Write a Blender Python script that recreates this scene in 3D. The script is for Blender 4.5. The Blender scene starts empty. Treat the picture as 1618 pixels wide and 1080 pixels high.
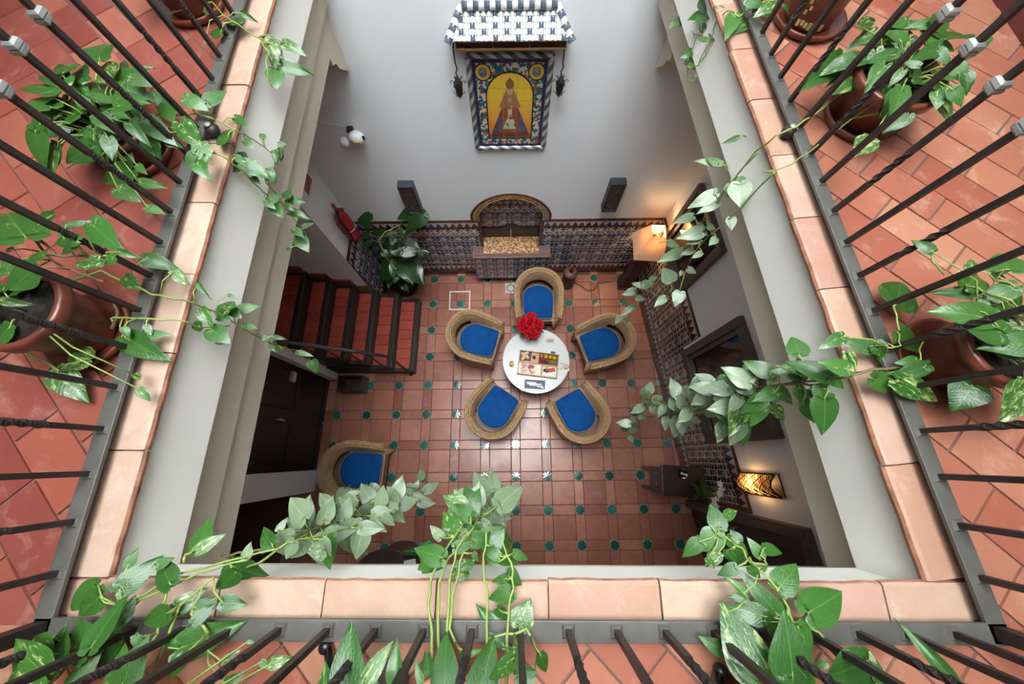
import bpy, math, random
from mathutils import Vector, Matrix
random.seed(7)
R = math.radians
SC = bpy.context.scene
COL = SC.collection
# ------------------------------------------------------------------ camera, daylight, exposure
CAMP = Vector((-.0523, -.1746, 5.3552)); FPX = 590.84
cd = bpy.data.cameras.new('camera'); cam = bpy.data.objects.new('camera', cd); COL.objects.link(cam)
cd.sensor_width = 36; cd.lens = 36*FPX/1618; cd.clip_start = .02
cam.location = CAMP; cam.rotation_euler = (.2995, -.0004, .005)
SC.camera = cam
CROT = cam.rotation_euler.to_matrix()
W = bpy.data.worlds.new('sky'); SC.world = W; W.use_nodes = True
W.node_tree.nodes['Background'].inputs[0].default_value = (.955, .98, 1, 1)
W.node_tree.nodes['Background'].inputs[1].default_value = 19.0
SC.view_settings.view_transform = 'Standard'; SC.view_settings.look = 'None'
SC.view_settings.exposure = 0.6; SC.view_settings.gamma = 1; SC.view_settings.use_curve_mapping = False

SKX0, SKX1, SKY0, SKY1, SKZ = -1.42, 1.25, -.7, 2.62, 10.6          # open skylight over the added, unseen shaft; offset and height set to balance light
pl = bpy.data.lights.new('skylight_portal', 'AREA'); pl.shape = 'RECTANGLE'; pl.size = SKX1-SKX0; pl.size_y = SKY1-SKY0; pl.cycles.is_portal = True
po = bpy.data.objects.new('skylight_portal', pl); COL.objects.link(po); po.location = ((SKX0+SKX1)/2, (SKY0+SKY1)/2, SKZ+.05)
def ray(px, py): return CROT @ Vector(((px-809)/FPX, -(py-540)/FPX, -1))
def at(px, py, ax, val):                       # where the sight line through a photo point meets a plane of the place
    d = ray(px, py); return CAMP + d*((val-CAMP[ax])/d[ax])

# ------------------------------------------------------------------ helpers
class MB:
    def __init__(s): s.v = []; s.f = []; s.uv = None; s.mi = []; s.m = 0
    def add(s, vs, fs):
        o = len(s.v); s.v += [tuple(v) for v in vs]; s.f += [tuple(i+o for i in f) for f in fs]; s.mi += [s.m]*len(fs); return s
    def prism(s, poly, z0, z1, top=None):
        n = len(poly); top = top or poly
        a = sum(poly[i][0]*poly[(i+1) % n][1]-poly[(i+1) % n][0]*poly[i][1] for i in range(n))
        if a < 0: poly = poly[::-1]; top = top[::-1]
        vs = [(x, y, z0) for x, y in poly]+[(x, y, z1) for x, y in top]
        fs = [tuple(range(n))[::-1], tuple(range(n, 2*n))]+[(i, (i+1) % n, n+(i+1) % n, n+i) for i in range(n)]
        return s.add(vs, fs)
    def box(s, x0, x1, y0, y1, z0, z1): return s.prism([(x0, y0), (x1, y0), (x1, y1), (x0, y1)], z0, z1)
    def mat(s, M, start=0):
        for i in range(start, len(s.v)): s.v[i] = tuple(M @ Vector(s.v[i]))
        return s
    def lathe(s, prof, n=24, c=(0, 0, 0)):
        o = []
        for r, z in prof:
            for k in range(n):
                a = 2*math.pi*k/n; o.append((c[0]+r*math.cos(a), c[1]+r*math.sin(a), c[2]+z))
        fs = []
        for i in range(len(prof)-1):
            for k in range(n):
                fs.append((i*n+k, i*n+(k+1) % n, (i+1)*n+(k+1) % n, (i+1)*n+k))
        if prof[0][0] > 1e-4: fs.append(tuple(range(n))[::-1])
        if prof[-1][0] > 1e-4: fs.append(tuple(range((len(prof)-1)*n, len(prof)*n)))
        return s.add(o, fs)
    def tube(s, path, r, n=6, cap=True, twist=0, sq=False):
        path = [Vector(p) for p in path]; vs = []; fs = []; up = Vector((0, 0, 1)); pr = None
        for i, p in enumerate(path):
            t = (path[min(i+1, len(path)-1)]-path[max(i-1, 0)])
            if t.length < 1e-9: t = Vector((0, 0, 1))
            t.normalize()
            if pr is None:
                a = t.orthogonal().normalized() if abs(t.z) < .99 else Vector((1, 0, 0))
                if abs(t.z) < .9: a = t.cross(Vector((0, 0, 1))).normalized()
            else:
                a = (pr-t*pr.dot(t)); a = a.normalized() if a.length > 1e-6 else t.orthogonal().normalized()
            pr = a; b = t.cross(a)
            rr = r[i] if isinstance(r, (list, tuple)) else r
            tw = twist[i] if isinstance(twist, (list, tuple)) else 0
            for k in range(n):
                an = 2*math.pi*(k+.5 if sq else k)/n+tw; vs.append(p+a*math.cos(an)*rr+b*math.sin(an)*rr)
        for i in range(len(path)-1):
            for k in range(n): fs.append((i*n+k, i*n+(k+1) % n, (i+1)*n+(k+1) % n, (i+1)*n+k))
        if cap: fs += [tuple(range(n))[::-1], tuple(range((len(path)-1)*n, len(path)*n))]
        return s.add(vs, fs)
    def ball(s, c, r, nu=10, nv=6, sc=(1, 1, 1)):
        prof = [(r*math.sin(math.pi*i/nv), -r*math.cos(math.pi*i/nv)) for i in range(nv+1)]
        st = len(s.v); s.lathe([(max(a, 1e-5), b) for a, b in prof], nu)
        for i in range(st, len(s.v)):
            v = s.v[i]; s.v[i] = (v[0]*sc[0]+c[0], v[1]*sc[1]+c[1], v[2]*sc[2]+c[2])
        return s
    def mesh(s, name, mats, smooth=False):
        me = bpy.data.meshes.new(name); me.from_pydata(s.v, [], s.f)
        for m in (mats if isinstance(mats, (list, tuple)) else [mats]): me.materials.append(m)
        if any(s.mi): me.polygons.foreach_set('material_index', s.mi)
        if smooth: me.polygons.foreach_set('use_smooth', [True]*len(me.polygons))
        if s.uv:
            l = me.uv_layers.new(name='UVMap'); 
            for lp in me.loops: l.data[lp.index].uv = s.uv[lp.vertex_index]
        me.update(); return me
    def build(s, name, mats, parent=None, smooth=False, loc=None, rz=0, bevel=0, auto=None, label=None):
        return link(name, s.mesh(name, mats, smooth), parent, loc, rz, bevel, auto, label)

def link(name, me, parent=None, loc=None, rz=0, bevel=0, auto=None, label=None):
    o = bpy.data.objects.new(name, me); COL.objects.link(o)
    if parent: o.parent = parent
    if loc is not None: o.location = loc
    if rz: o.rotation_euler.z = rz
    if bevel:
        b = o.modifiers.new('bevel', 'BEVEL'); b.width = bevel; b.segments = 2; b.limit_method = 'ANGLE'
    if label: o['label'] = label
    return o
def tag(o, label, cat, group=None, kind=None):
    o['label'] = label; o['category'] = cat
    if group: o['group'] = group
    if kind: o['kind'] = kind
    return o
def thing(name, label, cat, loc=(0, 0, 0), rz=0, group=None):
    o = bpy.data.objects.new(name, None); COL.objects.link(o); o.location = loc; o.rotation_euler.z = rz; o.empty_display_size = .1
    return tag(o, label, cat, group)
def struct(o, label=None):
    o['kind'] = 'structure'
    if label: o['label'] = label
    return o
def copy_tree(o, parent=None):
    c = o.copy(); COL.objects.link(c); c.parent = parent
    for ch in list(o.children): copy_tree(ch, c)
    return c

# ------------------------------------------------------------------ materials
class NT:
    def __init__(s, name):
        s.m = bpy.data.materials.new(name); s.m.use_nodes = True; s.t = s.m.node_tree
        s.b = s.t.nodes['Principled BSDF']
    def n(s, t, **k):
        x = s.t.nodes.new(t)
        for a, b in k.items(): setattr(x, a, b)
        return x
    def put(s, sock, v):
        if isinstance(v, bpy.types.NodeSocket): s.t.links.new(v, sock)
        elif v is not None: sock.default_value = v
    def math(s, op, a, b=None, c=None, clamp=False):
        x = s.n('ShaderNodeMath', operation=op); x.use_clamp = clamp
        for i, v in enumerate((a, b, c)): s.put(x.inputs[i], v) if v is not None else None
        return x.outputs[0]
    def mix(s, f, a, b, typ='MIX'):
        x = s.n('ShaderNodeMix', data_type='RGBA', blend_type=typ); s.put(x.inputs[0], f)
        for i, v in ((6, a), (7, b)):
            if isinstance(v, tuple) and len(v) == 3: v = (*v, 1)
            s.put(x.inputs[i], v)
        return x.outputs[2]
    def coord(s, which='Object'): return s.n('ShaderNodeTexCoord').outputs[which]
    def noise(s, vec, scale=5, detail=4, rough=.6, dist=0):
        x = s.n('ShaderNodeTexNoise'); s.put(x.inputs['Vector'], vec); x.inputs['Scale'].default_value = scale
        x.inputs['Detail'].default_value = detail; x.inputs['Roughness'].default_value = rough; x.inputs['Distortion'].default_value = dist
        return x.outputs[0]
    def ramp(s, f, stops):
        x = s.n('ShaderNodeValToRGB'); e = x.color_ramp.elements
        while len(e) < len(stops): e.new(.5)
        for el, (p, c) in zip(e, stops): el.position = p; el.color = (*c, 1) if len(c) == 3 else c
        s.put(x.inputs[0], f); return x.outputs[0]
    def rnd(s): return s.n('ShaderNodeObjectInfo').outputs['Random']
    def sep(s, v):
        x = s.n('ShaderNodeSeparateXYZ'); s.put(x.inputs[0], v); return x.outputs
    def bump(s, h, st=.3, d=.01):
        x = s.n('ShaderNodeBump'); x.inputs['Strength'].default_value = st; x.inputs['Distance'].default_value = d
        s.put(x.inputs['Height'], h); s.put(s.b.inputs['Normal'], x.outputs[0])
    def out(s, col=None, rough=.6, metal=0, coat=0, spec=None, emit=None, es=0):
        if col is not None:
            if isinstance(col, tuple) and len(col) == 3: col = (*col, 1)
            s.put(s.b.inputs['Base Color'], col)
        s.put(s.b.inputs['Roughness'], rough); s.b.inputs['Metallic'].default_value = metal
        s.b.inputs['Coat Weight'].default_value = coat; s.b.inputs['Coat Roughness'].default_value = .08
        if spec is not None: s.b.inputs['Specular IOR Level'].default_value = spec
        if emit: s.b.inputs['Emission Color'].default_value = (*emit, 1); s.b.inputs['Emission Strength'].default_value = es
        return s.m
def srgb(r, g, b):
    f = lambda c: (c/255/12.92) if c/255 <= .04045 else ((c/255+.055)/1.055)**2.4
    return (f(r), f(g), f(b))
def plain(name, col, rough=.6, metal=0, coat=0, var=.12, scale=8, bump=.1, **k):
    t = NT(name); n = t.noise(t.coord(), scale, 5)
    d = tuple(c*(1-var*1.6) for c in col); l = tuple(min(1, c*(1+var)) for c in col)
    c = t.ramp(n, [(.3, d), (.7, l)])
    if bump: t.bump(n, bump, .01)
    return t.out(c, rough, metal, coat, **k)
def objcol(name, cols, rough=.5, coat=0, stain=.35, scale=6, dark=(.1, .05, .03), light=(.8, .6, .45), bump=.12, pale=.25):
    """per-object colour picked from cols, with blotches"""
    t = NT(name); x = t.n('ShaderNodeValToRGB'); e = x.color_ramp.elements; x.color_ramp.interpolation = 'LINEAR'
    while len(e) < len(cols): e.new(.5)
    for i, (el, c) in enumerate(zip(e, cols)): el.position = i/(len(cols)-1); el.color = (*c, 1)
    t.put(x.inputs[0], t.rnd())
    g = t.n('ShaderNodeNewGeometry').outputs['Position']
    n1 = t.noise(g, scale, 6, .65); n2 = t.noise(g, scale*2.7, 5, .7, .5)
    c = t.mix(t.math('MULTIPLY', t.ramp(n1, [(.45, (0, 0, 0)), (.75, (1, 1, 1))]), stain), x.outputs[0], dark)
    c = t.mix(t.math('MULTIPLY', t.ramp(n2, [(.55, (0, 0, 0)), (.78, (1, 1, 1))]), pale), c, light)
    t.bump(n2, bump, .008)
    r = t.math('ADD', t.math('MULTIPLY', n2, .3), rough-.15)
    return t.out(c, r, 0, coat)
M = {}
def plaster(name, col, st=.25):
    t = NT(name); g = t.n('ShaderNodeNewGeometry').outputs['Position']; n = t.noise(g, 3, 8, .6); n2 = t.noise(g, 22, 4)
    c = t.mix(t.math('MULTIPLY', n, .35), col, tuple(v*.86 for v in col))
    t.bump(t.math('ADD', n, t.math('MULTIPLY', n2, .15)), st, .02); return t.out(c, .85)
M['white'] = plaster('white_plaster', (.84, .865, .88))
M['tan'] = plaster('tan_plaster', (.30, .22, .16))
M['grey'] = plaster('grey_paint', (.82, .805, .73), .12)
M['soffit'] = plaster('grey_beam_paint', srgb(200, 190, 172), .15)
M['patio'] = objcol('patio_terracotta', [(.30, .105, .066), (.42, .175, .112), (.35, .135, .088), (.26, .082, .052), (.46, .205, .135), (.33, .115, .07)], .34, .12, .45, 5, (.15, .048, .032), (.56, .36, .27), .1, .4)
M['grout'] = plain('dark_grout', (.11, .055, .035), .8)
M['star'] = objcol('green_glaze', [(.012, .12, .085), (.006, .07, .055), (.02, .17, .13), (.01, .10, .08)], .22, .9, .3, 14, (.004, .03, .025), (.1, .35, .28), .15, .12)
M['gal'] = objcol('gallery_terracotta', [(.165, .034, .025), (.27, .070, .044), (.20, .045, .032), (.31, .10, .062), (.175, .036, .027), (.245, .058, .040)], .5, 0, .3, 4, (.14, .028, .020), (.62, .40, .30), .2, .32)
M['galr'] = objcol('worn_lit_gallery_terracotta', [(.27, .078, .046), (.37, .148, .086), (.30, .092, .056), (.40, .185, .112), (.26, .070, .043), (.35, .128, .076)], .5, 0, .28, 3, (.19, .045, .030), (.66, .46, .33), .2, .5)  # worn brick; brighter light on these galleries is also put into the colour
M['galgrout'] = plain('gallery_grout', (.15, .085, .07), .9)
M['coping'] = objcol('coping_terracotta', [(.32, .18, .12), (.39, .28, .20), (.29, .135, .09), (.41, .31, .235), (.34, .20, .145)], .6, 0, .45, 5, (.25, .105, .065), (.54, .44, .35), .2, .4)
M['copinge'] = plain('coping_edge', (.34, .15, .09), .8, bump=.4, var=.3, scale=20)
M['iron'] = plain('brown_black_iron', (.030, .023, .021), .45, .3, bump=.25, scale=30)
M['flat'] = plain('grey_painted_steel', (.088, .086, .076), .42, .1, var=.15, scale=12, bump=.05)
M['collar'] = plain('grey_green_collar', (.27, .28, .26), .5, .3)
M['wood'] = plain('dark_brown_wood', (.045, .022, .014), .45, var=.3)
M['door'] = plain('near_black_door', (.006, .0045, .004), .5, var=.2)
M['doorb'] = plain('door_frame_taupe', (.11, .088, .07), .6)
M['glassd'] = plain('dark_glass', (.01, .009, .009), .08, coat=.5, bump=0)
M['brownt'] = plain('brown_glazed_tile', (.085, .022, .014), .25, coat=.5, var=.3, scale=20)
M['greyw'] = plain('white_print', (.75, .75, .73), .6)
M['black'] = plain('black_plastic', (.012, .012, .013), .3)
M['red'] = plain('red_paint', (.32, .008, .012), .25, coat=.5, var=.1)
M['redwall'] = plain('oxblood_wall', (.09, .013, .011), .7)
M['brass'] = plain('worn_brass', (.5, .36, .16), .35, .9)
M['silver'] = plain('steel', (.55, .55, .55), .3, .9)
M['soil'] = plain('dark_soil', (.02, .014, .01), .95, var=.5, scale=60, bump=.8)

# ------------------------------------------------------------------ the building shell
def bkx(x): return 2.622+.02*(x+.7)
AB = math.atan(.02); OB = Vector((-.1, bkx(-.1), 0))          # back wall frame: local x along the wall, -y into the patio
AR = math.atan2(-1, .138); OR = Vector((1.841, 2.663, 0))     # right wall frame
def onB(x, y=0, z=0): return OB+Matrix.Rotation(AB, 3, 'Z') @ Vector((x, y, z))
def onR(x, y=0, z=0): return OR+Matrix.Rotation(AR, 3, 'Z') @ Vector((x, y, z))

# patio floor with its tiles
fl = struct(MB().box(-4.2, 3.2, -3.2, 3.0, -.12, -.006).build('floor', M['grout']), 'terracotta patio floor with green star insets')
TH, SH, P = .0157, -.0054, .42
def g2(c, r): return Vector((c*P*math.cos(TH)-r*P*math.sin(TH+SH), c*P*math.sin(TH)+r*P*math.cos(TH+SH), 0))
def bev_tile(w, h, t=.012, e=.004):
    m = MB(); o = [(-w/2, -h/2), (w/2, -h/2), (w/2, h/2), (-w/2, h/2)]; i = [(x-math.copysign(e, x), y-math.copysign(e, y)) for x, y in o]
    vs = [(x, y, -t) for x, y in o]+[(x, y, -e*.6) for x, y in o]+[(x, y, 0) for x, y in i]
    fs = [(8, 9, 10, 11)]+[(k, (k+1) % 4, 4+(k+1) % 4, 4+k) for k in range(4)]+[(4+k, 4+(k+1) % 4, 8+(k+1) % 4, 8+k) for k in range(4)]
    return m.add(vs, fs)
SW = .125; BW = P-SW
sq_me = bev_tile(BW-.007, BW-.007).mesh('floor_tile', M['patio'])
st_me = bev_tile(BW-.007, SW-.007).mesh('strip_tile', M['patio'])
cr_me = bev_tile(SW-.007, SW-.007).mesh('corner_tile', M['patio'])
ms = MB(); n = 16; M['starrim'] = plain('pale_star_rim', (.42, .36, .31), .6)
ring = [((.079 if k % 2 == 0 else .056)*math.cos(2*math.pi*(k+.0)/n+math.pi/8*0), (.079 if k % 2 == 0 else .056)*math.sin(2*math.pi*k/n)) for k in range(n)]
rin = [(x*.87, y*.87) for x, y in ring]
ms.add([(x, y, -.004) for x, y in ring]+[(x, y, .005) for x, y in rin]+[(0, 0, .007)], [(k, (k+1) % n, n+(k+1) % n, n+k) for k in range(n)]+[(n+k, n+(k+1) % n, 2*n) for k in range(n)])
ms.mi = [1]*n+[0]*n; star_me = ms.mesh('star_tile', [M['star'], M['starrim']])
def put(me, nm, v, rz, par, z=0):
    o = link(nm, me, par, (v.x, v.y, z+random.uniform(-.0015, .0008)), rz); o.rotation_euler.x = random.uniform(-.004, .004); o.rotation_euler.y = random.uniform(-.004, .004); return o
for c in range(-7, 6):
    for r in range(-6, 7):
        v = g2(c, r)
        if v.x > 2.05-.138*(v.y-1.3)+.15: continue
        if v.x < -1.75 and v.y > .95: continue
        put(cr_me, 'corner_tile', v, TH, fl); put(star_me, 'star_tile', v, TH+random.uniform(-.05, .05)+math.pi/8, fl, .001)
        put(st_me, 'strip_tile', g2(c+.5, r), TH, fl); put(st_me, 'strip_tile', g2(c, r+.5), TH+math.pi/2, fl)
        if r < 6: put(sq_me, 'floor_tile', g2(c+.5, r+.5), TH+random.choice((0, math.pi/2)), fl)

# walls of the ground floor
wb = struct(MB().build('wall_back', M['white'], loc=OB, rz=AB), 'white plastered back wall')
m = MB(); NX0, NX1, NZ0 = -.375, .405, .55      # niche opening
def arch(x0, x1, zs, rise, n=14):
    c = (x0+x1)/2; h = (x1-x0)/2; rad = (h*h+rise*rise)/(2*rise); a0 = math.asin(h/rad)
    return [(c+rad*math.sin(-a0+2*a0*i/n), zs+rise-rad+rad*math.cos(-a0+2*a0*i/n)) for i in range(n+1)]
NXA, NXB = -.365, .41
ar = arch(NXA, NXB, 1.50, .30)
# wall as panels around the arched niche
m.box(-4.1, NXA, 0, .35, 0, 10.6).box(NXB, 2.2, 0, .35, 0, 10.6).box(NXA, NXB, 0, .35, 2.1, 10.6).box(NXA, NXB, .0, .35, 0, .5)
vs = []; 
for x, z in ar: vs += [(x, 0, z), (x, 0, 2.1), (x, .2, z)]
k = len(ar); m.add(vs, [(3*i, 3*i+3, 3*i+4, 3*i+1) for i in range(k-1)]+[(3*i+2, 3*i+5, 3*i+3, 3*i) for i in range(k-1)])
wb.data = m.mesh('wall_back', M['white'])
wr = struct(MB().box(-.2, 7, .0, .3, 0, 4.0).build('wall_right', M['white'], loc=OR, rz=AR), 'shaded plaster wall on the right')
wl = MB().box(-3.0, -2.68, -3.2, -.62-.9, 0, 4.0).box(-3.0, -2.68, -.62, -.35, 0, 4).box(-3.0, -2.68, -1.55, .89, 2.15, 4.0).box(-2.9, -2.6, .89, 1.0, 0, 4).box(-4.0, -3.9, -3.2, 3, 0, 4)
wl = struct(wl.build('wall_left', M['white']), 'shaded plaster wall on the left')
ws = struct(MB().box(-4.2, 3.4, -3.4, -3.2, 0, 4.0).build('wall_front', M['white']), 'plaster wall under the near gallery')
wp = struct(MB().box(-4.1, -2.045, 2.07, 2.7, 0, 4.0).build('wall_stair', M['white']), 'white pier beside the stairs')
d1 = struct(MB().box(-2.78, -2.72, -.35, .89, 0, 2.15).build('door_1', M['door']), 'near-black double door under the left gallery')
for y0, y1 in ((-.33, .25), (.29, .87)):
    for z0, z1 in ((.12, .75), (.85, 1.5), (1.6, 2.05)): MB().box(-2.725, -2.705, y0+.07, y1-.07, z0, z1).build('door_panel', M['door'], d1, bevel=.01)
    MB().box(-2.725, -2.70, y0, y1, .0, .1).build('door_rail', M['door'], d1)
MB().tube([(-2.70, .22, 1.0), (-2.66, .22, 1.0), (-2.66, .22, 1.12), (-2.70, .22, 1.12)], .008).build('handle', M['silver'], d1)
# gallery slabs, fascia and beams (opening is a trapezoid: the right side runs askew)
def xr(y, base): return base-.0975*(y+.5)      # right side lines
YB = 2.66
slab = MB().prism([(-4.1, -3.3), (-1.17, -3.3), (-1.17, YB), (-4.1, YB)], 3.93, 4.165)
s1 = struct(slab.build('ceiling', M['grey']), 'pale grey slab edge of the left gallery')
s2 = struct(MB().prism([(xr(YB, 1.105), YB), (xr(-3.3, 1.105), -3.3), (3.3, -3.3), (3.3, YB)], 3.93, 4.165).build('ceiling', M['grey']), 'pale grey slab edge of the right gallery')
s3 = struct(MB().prism([(-1.17, -3.3), (xr(-3.3, 1.105), -3.3), (xr(-.523, 1.105), -.523), (-1.17, -.523)], 3.93, 4.165).build('ceiling', M['grey']), 'pale grey slab edge of the near gallery')
bm1 = struct(MB().box(-1.7, -1.250, -3.2, 2.62, 3.70, 3.93).box(-1.65, -1.29, -3.2, 2.62, 3.51, 3.685).box(-1.65, -1.34, -3.2, 2.62, 3.68, 3.705).build('trim_1', M['soffit']), 'stepped taupe beam under the left gallery')
bm2 = struct(MB().prism([(xr(YB, 1.19), YB), (xr(-3.2, 1.19), -3.2), (1.9, -3.2), (1.6, YB)], 3.68, 3.93).prism([(xr(YB, 1.205)+.12, YB), (xr(YB, 1.32), YB), (xr(-3.2, 1.32), -3.2), (1.8, -3.2), (1.5, YB)][1:], 3.51, 3.68).build('trim_2', M['soffit']), 'stepped taupe beam under the right gallery')
bm3 = struct(MB().box(-1.7, 1.9, -1.1, -.62, 3.51, 3.93).build('trim_3', M['soffit']), 'taupe beam under the near gallery')
lc = struct(MB().box(-4.1, -1.6, -3.2, 2.62, 3.62, 3.70).box(1.5, 3.3, -3.2, 2.62, 3.62, 3.7).box(-1.6, 1.6, -3.2, -.9, 3.62, 3.7).build('ceiling', M['white']), 'plain ceiling of the ground floor arcade')
# corbels where the beams meet the back wall
def corbel(sx, x, par):
    prof = [(0, 0), (.22, 0), (.22, -.05), (.17, -.07), (.15, -.12), (.10, -.17), (.06, -.20), (.03, -.235), (0, -.235)]
    m = MB(); n = len(prof); w = .07
    vs = [(0, -p, z) for p, z in prof]+[(w, -p, z) for p, z in prof]
    m.add(vs, [tuple(range(n)), tuple(range(n, 2*n))[::-1]]+[(i, n+i, n+(i+1) % n, (i+1) % n) for i in range(n)])
    o = m.build('corbel', M['soffit'], par, loc=(x, bkx(x), 3.51)); return o
corbel(1, -1.36, bm1); corbel(1, 1.02, bm2)

# gallery floors: 45 degree terracotta bricks on a bed
GZ = 4.20
def clip(poly, a, b, c):                       # keep a*x+b*y<=c
    o = []
    for i in range(len(poly)):
        p, q = poly[i], poly[(i+1) % len(poly)]; dp = a*p[0]+b*p[1]-c; dq = a*q[0]+b*q[1]-c
        if dp <= 0: o.append(p)
        if dp*dq < 0: t = dp/(dp-dq); o.append((p[0]+(q[0]-p[0])*t, p[1]+(q[1]-p[1])*t))
    return o
RAILX = -1.246
def xrr(y): return 1.182-.0946*(y+.591)       # right rail line
def gallery(name, region, label, ang, mat='gal'):
    n = len(region); bed = struct(MB().prism(region, 4.15, GZ-.006).build(name, M['galgrout']), label)
    ed = []
    ar = sum(region[i][0]*region[(i+1) % n][1]-region[(i+1) % n][0]*region[i][1] for i in range(n))
    reg = region if ar > 0 else region[::-1]
    for i in range(n):
        p, q = reg[i], reg[(i+1) % n]; ed.append((q[1]-p[1], -(q[0]-p[0]), (q[1]-p[1])*p[0]-(q[0]-p[0])*p[1]))
    L, Wd = .282, .14; ca, sa = math.cos(ang), math.sin(ang)
    for i in range(-16, 17):
        for j in range(-32, 33):
            cx = (i+(.5 if j % 2 else 0))*L; cy = j*Wd; h = .0024
            quad = [(cx-L/2+h, cy-Wd/2+h), (cx+L/2-h, cy-Wd/2+h), (cx+L/2-h, cy+Wd/2-h), (cx-L/2+h, cy+Wd/2-h)]
            quad = [(x*ca-y*sa, x*sa+y*ca+.4) for x, y in quad]
            for e in ed:
                if quad: quad = clip(quad, *e)
            if len(quad) < 3: continue
            a = abs(sum(quad[k][0]*quad[(k+1) % len(quad)][1]-quad[(k+1) % len(quad)][0]*quad[k][1] for k in range(len(quad))))/2
            if a < .002: continue
            z = GZ+random.uniform(-.002, .001); cx0 = sum(p[0] for p in quad)/len(quad); cy0 = sum(p[1] for p in quad)/len(quad)
            q0 = [(x-cx0, y-cy0) for x, y in quad]
            MB().prism(q0, -.012, 0, [(x*.985, y*.985) for x, y in q0])  .build('brick', M[mat], bed, loc=(cx0, cy0, z))
    return bed
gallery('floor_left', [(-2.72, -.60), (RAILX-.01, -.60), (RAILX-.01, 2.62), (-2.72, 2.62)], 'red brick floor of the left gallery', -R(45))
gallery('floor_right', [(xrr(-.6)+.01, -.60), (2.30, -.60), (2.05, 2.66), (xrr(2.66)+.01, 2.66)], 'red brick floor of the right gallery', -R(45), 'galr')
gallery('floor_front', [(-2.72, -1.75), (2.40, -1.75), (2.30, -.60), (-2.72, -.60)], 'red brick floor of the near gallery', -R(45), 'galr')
# gallery outer walls (oxblood dado below, white above)
def outer(name, p, q, label):
    d = Vector((q[0]-p[0], q[1]-p[1], 0)); L = d.length; a = math.atan2(d.y, d.x)
    o = MB().box(0, L, 0, .2, 1.05, 2.55).build(name, M['tan'], loc=(p[0], p[1], 4.15), rz=a); struct(o, label)
    MB().box(0, L, -.012, .2, 0, 1.05).build('painted_dado', M['redwall'], o)
    return o
outer('wall_gallery_left', (-2.72, -1.75), (-2.72, 2.66), 'outer wall of the left gallery with oxblood dado')
outer('wall_gallery_right', (2.05, 2.66), (2.40, -1.75), 'outer wall of the right gallery with oxblood dado')
outer('wall_gallery_front', (2.40, -1.75), (-2.72, -1.75), 'outer wall of the near gallery with oxblood dado')

struct(MB().box(-4.2, SKX0, -3.4, 3.1, 6.7, 6.9).box(SKX1, 3.4, -3.4, 3.1, 6.7, 6.9).box(SKX0, SKX1, -3.4, SKY0, 6.7, 6.9).box(SKX0-.2, SKX0, SKY0-.2, 3.1, 6.9, SKZ).box(SKX1, SKX1+.2, SKY0-.2, 3.1, 6.9, SKZ).box(SKX0, SKX1, SKY0-.2, SKY0, 6.9, SKZ).build('ceiling', M['white']), 'unseen gallery ceiling and shaft, added to shape daylight from the open skylight')  # unseen ceiling and shaft, added to hold daylight back from the gallery floors
# coping tiles round the opening, each its own, with a rough nosing
def coping(name, p, q, wid, cuts, label):
    """p->q is the inner edge; the tiles extend to the left of the direction p->q"""
    d = Vector((q[0]-p[0], q[1]-p[1], 0)); L = d.length; a = math.atan2(d.y, d.x)
    wid = abs(wid); o = struct(MB().box(0, L, -wid, -.03, -.045, -.022).build(name, M['copinge'], loc=(p[0], p[1], GZ), rz=a), label)
    xs = [0]+cuts+[L]
    for x0, x1 in zip(xs, xs[1:]):
        mm = MB(); n = max(2, int((x1-x0)/.035)); g = .002; top = []; y0 = random.uniform(-.003, .003)
        prof = []
        for i in range(n+1):
            x = x0+g+(x1-x0-2*g)*i/n; j = random.uniform(-.002, .002)
            prof.append([(x, wid, -.03), (x, wid, 0), (x, .009, .0005), (x, .003+y0+j*.6, -.004), (x, y0+j, -.014), (x, .003+y0+j, -.026), (x, .02, -.032)])
        vs = [v for pr in prof for v in pr]; k = 7
        fs = [(i*k+t, (i+1)*k+t, (i+1)*k+t+1, i*k+t+1) for i in range(n) for t in range(k-1)]+[tuple(range(k)), tuple(range(n*k, n*k+k))[::-1]]
        mm.add([(v[0], -v[1], v[2]) for v in vs], [f[::-1] for f in fs]); mm.mi = [0]*len(mm.f)
        for i in range(n):
            for t in range(3, 6): mm.mi[i*(k-1)+t] = 1
        mm.mi[-2:] = [0, 0]
        mm.build('coping_tile', [M['coping'], M['copinge']], o, loc=(0, 0, random.uniform(-.002, .002)))
    return o
def cuts(L, ys): return [v for v in ys if 0 < v < L]
KL = -1.143; KB = -.491
kr = lambda y: 1.076-.1005*(y+.494)
coping('trim_4', (KL, 2.64), (KL, KB), -.115, cuts(3.13, [.25, .52, .80, 1.08, 1.36, 1.66, 1.93, 2.22, 2.50, 2.80]), 'terracotta coping along the left gallery')
coping('trim_5', (kr(KB), KB), (kr(2.66), 2.66), -.115, cuts(3.2, [.3, .58, .87, 1.15, 1.43, 1.71, 1.99, 2.27, 2.55, 2.84]), 'terracotta coping along the right gallery')
coping('trim_6', (KL-.11, KB), (kr(KB)+.11, KB), -.115, cuts(2.5, [.11, .42, .70, 1.0, 1.3, 1.6, 1.87, 1.93, 2.2]), 'terracotta coping along the near gallery')
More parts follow.
